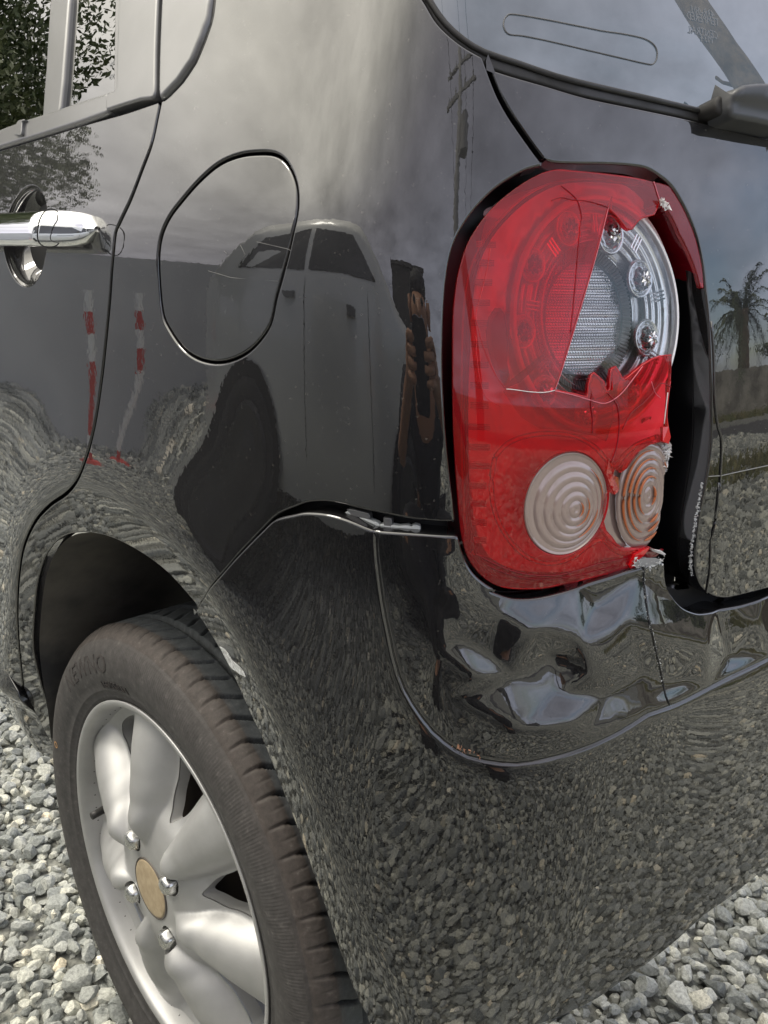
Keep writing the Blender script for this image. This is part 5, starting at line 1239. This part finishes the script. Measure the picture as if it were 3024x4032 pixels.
def pole(x, y, h, label):
    root = thing('utility_pole', label, 'pole', (x, y, 0))
    mb = MB(); mb.tube([(x, y, 0), (x, y, h)], [.17, .10], 14); mb.build('shaft', M_conc, root, True)
    for z in (h-.5, h-1.3):
        mb = MB(); mb.box((x, y, z), (1.9, .09, .11)); mb.build('crossarm', M_conc, root)
        for k in (-.8, -.3, .3, .8):
            mb = MB(); mb.tube([(x+k, y, z+.05), (x+k, y, z+.24)], [.05, .03], 8); mb.build('insulator', M_conc, root)
    mb = MB(); mb.tube([(x+.3, y, h-2.8), (x+.3, y, h-2.0)], .2, 12); mb.build('transformer', M_conc, root)
pole(-3.2, -7.5, 8.5, 'concrete utility pole with two crossarms behind the photographer')
M_wire = mat('black_wire', (.02, .02, .02), .6)
for k, (dx_, z) in enumerate(((-.8, 8.2), (.3, 8.2), (.8, 7.4))):
    mb = MB(); pts = [(-3.2+dx_+(t-.5)*60*.35, -7.5+(t-.5)*60, z+5*((t-.5)**2)*1.2) for t in np.linspace(0, 1, 25)]
    mb.tube(pts, .012, 5); tag(mb.build('overhead_wire', M_wire), ['overhead wire on the left end of the top crossarm', 'overhead wire right of the pole top', 'overhead wire on the lower crossarm'][k], 'wire', 'overhead wires')
def leaf_cloud(name, c, rad, n, size, m, parent=None, seed=1, hollow=.35):
    r_ = np.random.default_rng(seed); d = r_.normal(size=(n, 3)); d /= np.linalg.norm(d, axis=1, keepdims=True)
    lump = 1+.28*np.sin(d[:, 0]*5+seed)*np.sin(d[:, 1]*6+seed*2)+.2*np.sin(d[:, 2]*9+seed)
    p = np.array(c)+d*(np.array(rad)*(hollow+(1-hollow)*r_.random((n, 1))**.5)*lump[:, None])
    p = p[p[:, 2] > .02]; n = len(p)
    a = r_.normal(size=(n, 3)); a /= np.linalg.norm(a, axis=1, keepdims=True); b = np.cross(a, r_.normal(size=(n, 3))); b /= np.linalg.norm(b, axis=1, keepdims=True)
    s_ = size*r_.uniform(.6, 1.4, (n, 1)); V = np.stack([p-a*s_, p+b*s_*.45, p+a*s_, p-b*s_*.45], 1).reshape(-1, 3)
    F = [tuple(range(4*i, 4*i+4)) for i in range(n)]
    return link_mesh(name, V, F, m, parent, False)
def leafmat(nm, c0, c1):
    m = mat(nm, c0, .6); noise_color(m, 1.4, c0, c1, 4); return m
M_leafA = leafmat('dark_green_leaves', (.018, .035, .012), (.06, .095, .03)); M_leafB = leafmat('olive_leaves', (.05, .07, .02), (.12, .14, .05)); M_palm = leafmat('palm_fronds', (.035, .055, .018), (.10, .12, .05))
def tree(x, y, h, w, label, m=None, seed=1, n=5200, lf=.10):
    root = thing('tree', label, 'tree', (x, y, 0), 'trees round the car park')
    mb = MB(); mb.tube([(x, y, 0), (x+.1, y, h*.3), (x, y+.1, h*.55)], [.2, .15, .08], 10)
    for q in range(5):
        a_ = q*1.3+seed; mb.tube([(x, y, h*(.3+.05*q)), (x+math.cos(a_)*w*.5, y+math.sin(a_)*w*.5, h*(.6+.05*q))], [.08, .03], 7)
    mb.build('trunk', M_wood, root, True)
    leaf_cloud('crown', (x, y, h*.62), (w, w, h*.42), n*2, lf, m or M_leafA, root, seed)
specs = [(-1.4, 11, 6, 2.3, 'tallest dark tree ahead on the left'), (1.6, 13, 8.5, 3.0, 'tall dark tree straight ahead of the black car'), (-26, 12, 4.2, 3.0, 'low round tree far off on the left'), (-22, -4, 3.6, 2.6, 'low dark tree at the far side of the car park'),
         (5.5, 15, 9, 3.4, 'tall dark tree ahead on the right'), (11, -24, 3.6, 2.8, 'bushy tree over the concrete wall by the palm'), (19, -15.5, 3.4, 2.8, 'large bushy tree right of the palm'), (27, -12, 3.6, 3.2, 'broad tree at the far end of the concrete wall')]
for i, (x_, y_, h_, w_, lb) in enumerate(specs): tree(x_, y_, h_, w_, lb, M_leafA if i % 3 else M_leafB, i+1, 14000 if h_ > 7 else (22000 if h_ == 6 else 5200), .15 if h_ > 7 else (.055 if h_ == 6 else .10))
# date palm behind the wall
def palm(x, y, h):
    root = thing('palm_tree', 'shaggy date palm with arching fronds beyond the concrete wall', 'palm tree', (x, y, 0))
    mb = MB(); mb.tube([(x, y, 0), (x+.05, y, h*.5), (x, y, h)], [.32, .27, .30], 12); mb.build('trunk', M_wood, root, True)
    r_ = np.random.default_rng(3)
    for k in range(46):
        a_ = r_.uniform(0, 2*PI); el = r_.uniform(-.5, 1.35); ln = r_.uniform(1.8, 2.6); mb = MB(); pts = []
        for t in np.linspace(0, 1, 9):
            rr = ln*t*math.cos(el)*(1-.1*t)+.15; zz = h+ln*t*math.sin(el)-1.35*t*t*(.5+.5*math.cos(el)); pts.append(Vector((x+rr*math.cos(a_), y+rr*math.sin(a_), zz)))
        mb.tube(pts, [.03*(1-.8*t) for t in np.linspace(0, 1, 9)], 4)
        side_ = Vector((-math.sin(a_), math.cos(a_), 0))
        for t in np.linspace(.12, .98, 26):
            i = min(int(t*8), 7); p0 = pts[i].lerp(pts[i+1], t*8-i); d_ = (pts[i+1]-pts[i]).normalized()
            for sg in (-1, 1):
                e_ = p0+side_*sg*.34*(1-.4*t)+d_*.22+Vector((0, 0, -.10)); mb.add([p0, p0+d_*.035, e_], [(0, 1, 2)])
        mb.build('frond', M_palm, root)
palm(10.6, -12.4, 3.0)
M_wall = mat('stained_concrete_wall', (.3, .29, .26), .9); noise_color(M_wall, 1.3, (.13, .12, .10), (.42, .40, .35), 8)
mb = MB(); mb.box((12, -11.2, .65), (16, .15, 1.3), rz=.12); mb.build('wall_tmp', M_wall)
o = bpy.data.objects['wall_tmp']; o.name = 'concrete_wall'; tag(o, 'stained pale concrete wall beyond the road', 'wall')
M_brick = mat('red_brown_wall', (.16, .075, .05), .9); noise_color(M_brick, 3, (.10, .05, .035), (.22, .11, .075), 6)
mb = MB(); mb.box((17.2, -9.9, .95), (6, .2, 1.9), rz=.12); o = mb.build('brown_wall', M_brick); tag(o, 'taller red brown wall at the end of the concrete one', 'wall')
M_road = mat('asphalt', (.055, .055, .055), .85); noise_color(M_road, 30, (.04, .04, .04), (.075, .073, .07), 5)
mb = MB(); mb.add([(-40, -13.5, .006), (60, -3.6, .006), (60, -.6, .006), (-40, -10.5, .006)], [(0, 1, 2, 3)]); tag(mb.build('road', M_road), kind='structure')
M_grass = leafmat('dry_verge_grass', (.10, .13, .035), (.26, .22, .10))
def verge(name, xa, xb, f, wd, label, seed):
    r_ = np.random.default_rng(seed); n = 9000; xx = r_.uniform(xa, xb, n); yy = f(xx)+r_.uniform(-wd, wd, n); hh = r_.uniform(.04, .22, n); a_ = r_.uniform(0, 6.28, n)
    V = np.stack([np.stack([xx-.02*np.cos(a_), yy-.02*np.sin(a_), 0*xx], 1), np.stack([xx+.02*np.cos(a_), yy+.02*np.sin(a_), 0*xx], 1), np.stack([xx+r_.normal(0, .04, n), yy+r_.normal(0, .04, n), hh], 1)], 1).reshape(-1, 3)
    o = link_mesh(name, V, [(3*i, 3*i+1, 3*i+2) for i in range(n)], M_grass, None, False); tag(o, label, 'grass', kind='stuff')
verge('grass', 1, 22, lambda x: -3.0-(12-x)*.10, .5, 'strip of dry grass at the near edge of the road', 1)
verge('grass', 2, 24, lambda x: -10.3+(x-12)*.11, .45, 'grass verge at the foot of the concrete wall', 2)
# building with a ribbed dark steel shutter behind the photographer
M_shed = mat('dark_ribbed_steel', (.07, .065, .06), .6); M_shedw = mat('plain_house_wall', (.30, .28, .26), .9)
shed = thing('storage_shed', 'dark ribbed steel shed across the car park behind the photographer', 'shed', (-6.5, -5.5, 0))
mb = MB(); mb.box((-6.5, -5.5, 1.15), (3.2, 2.2, 2.3), rz=.6); mb.build('wall', M_shed, shed)
for k in range(26):
    mb = MB(); c_ = Matrix.Rotation(.6, 4, 'Z') @ Vector((-1.55+k*.124, 1.12, 1.15)); mb.box((-6.5+c_.x, -5.5+c_.y, c_.z), (.05, .03, 2.3), rz=.6); mb.build('rib', M_shed, shed)
mb = MB(); mb.box((-6.5, -5.5, 2.36), (3.5, 2.5, .1), rz=.6); mb.build('roof', M_shed, shed)
house = thing('house', 'pale low house with a dark roof beyond the trees', 'house', (-28, 26, 0))
mb = MB(); mb.box((-28, 26, 1.5), (7, 5, 3.0), rz=.7); mb.build('wall', M_shedw, house)
mb = MB(); rm = Matrix.Translation((-28, 26, 3.0)) @ Matrix.Rotation(.7, 4, 'Z')
mb.add([rm @ Vector(p) for p in ((-4, -3, 0), (4, -3, 0), (4, 3, 0), (-4, 3, 0), (-4, 0, 1.6), (4, 0, 1.6))], [(0, 1, 5, 4), (2, 3, 4, 5), (0, 4, 3), (1, 2, 5), (0, 3, 2, 1)]); mb.build('roof', M_shed, house)
M_gw = mat('plain_grey_render', (.5, .5, .48), .85); noise_color(M_gw, .8, (.44, .44, .43), (.56, .56, .54), 5)
mb = MB(); mb.box((-4.6, 3.9, .64), (8.5, .18, 1.28), rz=.42); o = mb.build('garden_wall', M_gw); tag(o, 'plain grey rendered wall along the car park beyond the striped posts', 'wall')
# leaning bare trunk close behind the car
tr = thing('leaning_trunk', 'bare leaning brown tree trunk with cut branch stubs behind the car', 'tree', (3.2, -2.2, 0))
mb = MB(); mb.tube([(3.2, -2.2, 0), (2.95, -2.25, 1.0), (2.7, -2.3, 2.0), (2.2, -2.35, 5.0)], [.22, .19, .18, .15], 16); mb.build('trunk', M_wood, tr, True)
for z, a_ in ((1.5, .4), (2.1, 2.4), (2.6, 4.2), (3.3, 1.2), (3.9, 5.2)):
    mb = MB(); p0 = Vector((3.2-z*.22, -2.25-z*.04, z)); d_ = Vector((math.cos(a_), math.sin(a_), .7)).normalized(); mb.tube([p0, p0+d_*.3, p0+d_*.36+Vector((0, 0, .04))], [.03, .018, .022], 7); mb.build('branch_stub', M_wood, tr, True)

# ================================================================== PHOTOGRAPHER (stands behind the lens, mirrored in the paint)
def skin_mesh(name, pts, edges, rads, m, parent, root=0, sub=2):
    me = bpy.data.meshes.new(name); me.from_pydata([tuple(p) for p in pts], edges, []); o = bpy.data.objects.new(name, me); COL.objects.link(o)
    md = o.modifiers.new('skin', 'SKIN'); md.use_smooth_shade = True
    sv = me.skin_vertices[0].data if me.skin_vertices else None
    if sv is None:
        bpy.context.view_layer.objects.active = o
    for i, r_ in enumerate(rads): me.skin_vertices[0].data[i].radius = (r_, r_)
    me.skin_vertices[0].data[root].use_root = True
    sb = o.modifiers.new('sub', 'SUBSURF'); sb.levels = sub; sb.render_levels = sub
    dg = bpy.context.evaluated_depsgraph_get(); me2 = bpy.data.meshes.new_from_object(o.evaluated_get(dg)); me2.materials.clear(); me2.materials.append(m)
    bpy.data.objects.remove(o); o2 = bpy.data.objects.new(name, me2); COL.objects.link(o2); put(o2, parent); return o2
M_skin = mat('warm_tan_skin', (.42, .22, .13), .5); M_shirt = mat('dark_navy_shirt', (.018, .019, .026), .85); M_trous = mat('charcoal_trousers', (.03, .03, .033), .85); M_hair = mat('short_black_hair', (.01, .009, .008), .6); M_phone = mat('black_phone', (.01, .01, .012), .2)
fw = np.array([math.sin(_yaw), math.cos(_yaw), 0]); rt = np.array([math.cos(_yaw), -math.sin(_yaw), 0]); up = np.array([0, 0, 1.])
O = CAM-fw*.55; O[2] = 0
man = thing('person', 'photographer in a dark navy shirt and charcoal trousers holding a phone low in both hands', 'person', tuple(O))
def B(f_, r_, u_): return O+fw*f_+rt*r_+up*u_
ph_c = CAM-CF*.012
hands = {}
P = [B(-.22, 0, .36), B(-.17, 0, .50), B(-.09, 0, .64), B(.0, 0, .76), B(.06, 0, .84), B(.11, 0, .91), B(.13, 0, 1.0)]; Rr = [.125, .12, .13, .10, .05, .082, .075]
Ed = [(0, 1), (1, 2), (2, 3), (3, 4), (4, 5), (5, 6)]
for sg in (-1, 1):
    b = len(P); hand = ph_c+rt*sg*.052-CF*.02-up*.045; wr = hand-fw*.07-up*.03+rt*sg*.02
    P += [B(.0, sg*.17, .75), B(.12, sg*.25, .60), wr, hand]; Rr += [.055, .042, .026, .028]; Ed += [(3, b), (b, b+1), (b+1, b+2), (b+2, b+3)]
    for k in range(4):
        q = len(P); k0 = hand+up*(.030-.020*k)+rt*sg*.012; P += [k0, k0+CF*.018-rt*sg*.010+up*.002, k0+CF*.022-rt*sg*(.030-.003*abs(k-1.5)), k0+CF*.016-rt*sg*(.046-.004*abs(k-1.5))]; Rr += [.0095, .009, .0085, .0075]; Ed += [(b+3, q), (q, q+1), (q+1, q+2), (q+2, q+3)]
    q = len(P); P += [hand+up*.02-fw*.015-rt*sg*.012, hand+up*.035-fw*.018-rt*sg*.030, hand+up*.045-fw*.014-rt*sg*.045]; Rr += [.011, .0095, .0085]; Ed += [(b+3, q), (q, q+1), (q+1, q+2)]
    h_ = len(P); P += [B(-.18, sg*.09, .33), B(.16, sg*.20, .46), B(-.06, sg*.17, .09), B(.10, sg*.19, .035)]; Rr += [.085, .058, .04, .035]; Ed += [(0, h_), (h_, h_+1), (h_+1, h_+2), (h_+2, h_+3)]
skin_mesh('body', P, Ed, Rr, M_skin, man)
T = [B(-.22, 0, .36), B(-.17, 0, .50), B(-.09, 0, .64), B(0, 0, .77)]; TR = [.15, .145, .155, .11]; TE = [(0, 1), (1, 2), (2, 3)]
for sg in (-1, 1): b = len(T); T += [B(.0, sg*.18, .76), B(.10, sg*.24, .63)]; TR += [.075, .060]; TE += [(3, b), (b, b+1)]
skin_mesh('shirt', T, TE, TR, M_shirt, man)
T = [B(-.22, 0, .34)]; TR = [.145]; TE = []
for sg in (-1, 1): b = len(T); T += [B(-.16, sg*.10, .33), B(.16, sg*.20, .46), B(-.06, sg*.17, .10)]; TR += [.105, .082, .062]; TE += [(0, b), (b, b+1), (b+1, b+2)]
skin_mesh('trousers', T, TE, TR, M_trous, man)
skin_mesh('hair', [B(.10, 0, .96), B(.095, 0, 1.04), B(.06, 0, .98)], [(0, 1), (1, 2)], [.088, .082, .07], M_hair, man)
for sg in (-1, 1):
    mb = MB(); c_ = B(.195, sg*.032, .96); mb.tube([c_-fw*.006, c_+fw*.004], [.012, .006], 10); mb.build('eye', M_hair, man, True)
    mb = MB(); c_ = B(.12, sg*.082, .945); mb.tube([c_-up*.03, c_, c_+up*.03], [.008, .016, .012], 8); mb.build('ear', M_skin, man, True)
    mb = MB(); mb.box(tuple(B(.03, sg*.18, .03)), (.10, .26, .06), rz=-_yaw); mb.build('shoe', M_hair, man)
mb = MB(); mb.tube([B(.195, 0, .96), B(.22, 0, .925), B(.20, 0, .915)], [.008, .014, .01], 8); mb.build('nose', M_skin, man, True)
mb = MB(); mb.tube([B(.195, -.025, .885), B(.202, 0, .882), B(.195, .025, .885)], [.003, .006, .003], 6); mb.build('mouth', mat('lips', (.35, .12, .09), .5), man, True)
# the phone: a slab just behind the lens
ph = thing('phone', 'black phone held low by the photographer', 'phone', tuple(ph_c))
V = []
for a_ in (-.004, .004):
    for q in np.linspace(0, 2*PI, 33)[:-1]:
        cx_ = np.sign(math.cos(q))*abs(math.cos(q))**.3*.036; cy_ = np.sign(math.sin(q))*abs(math.sin(q))**.3*.074-.055
        V.append(CAM-CF*(.008-a_)+CR*cx_+CU*cy_)
link_mesh('case', V, [tuple(range(32)), tuple(range(63, 31, -1))]+[(i, 32+i, 32+(i+1) % 32, (i+1) % 32) for i in range(32)], M_phone, ph, False)
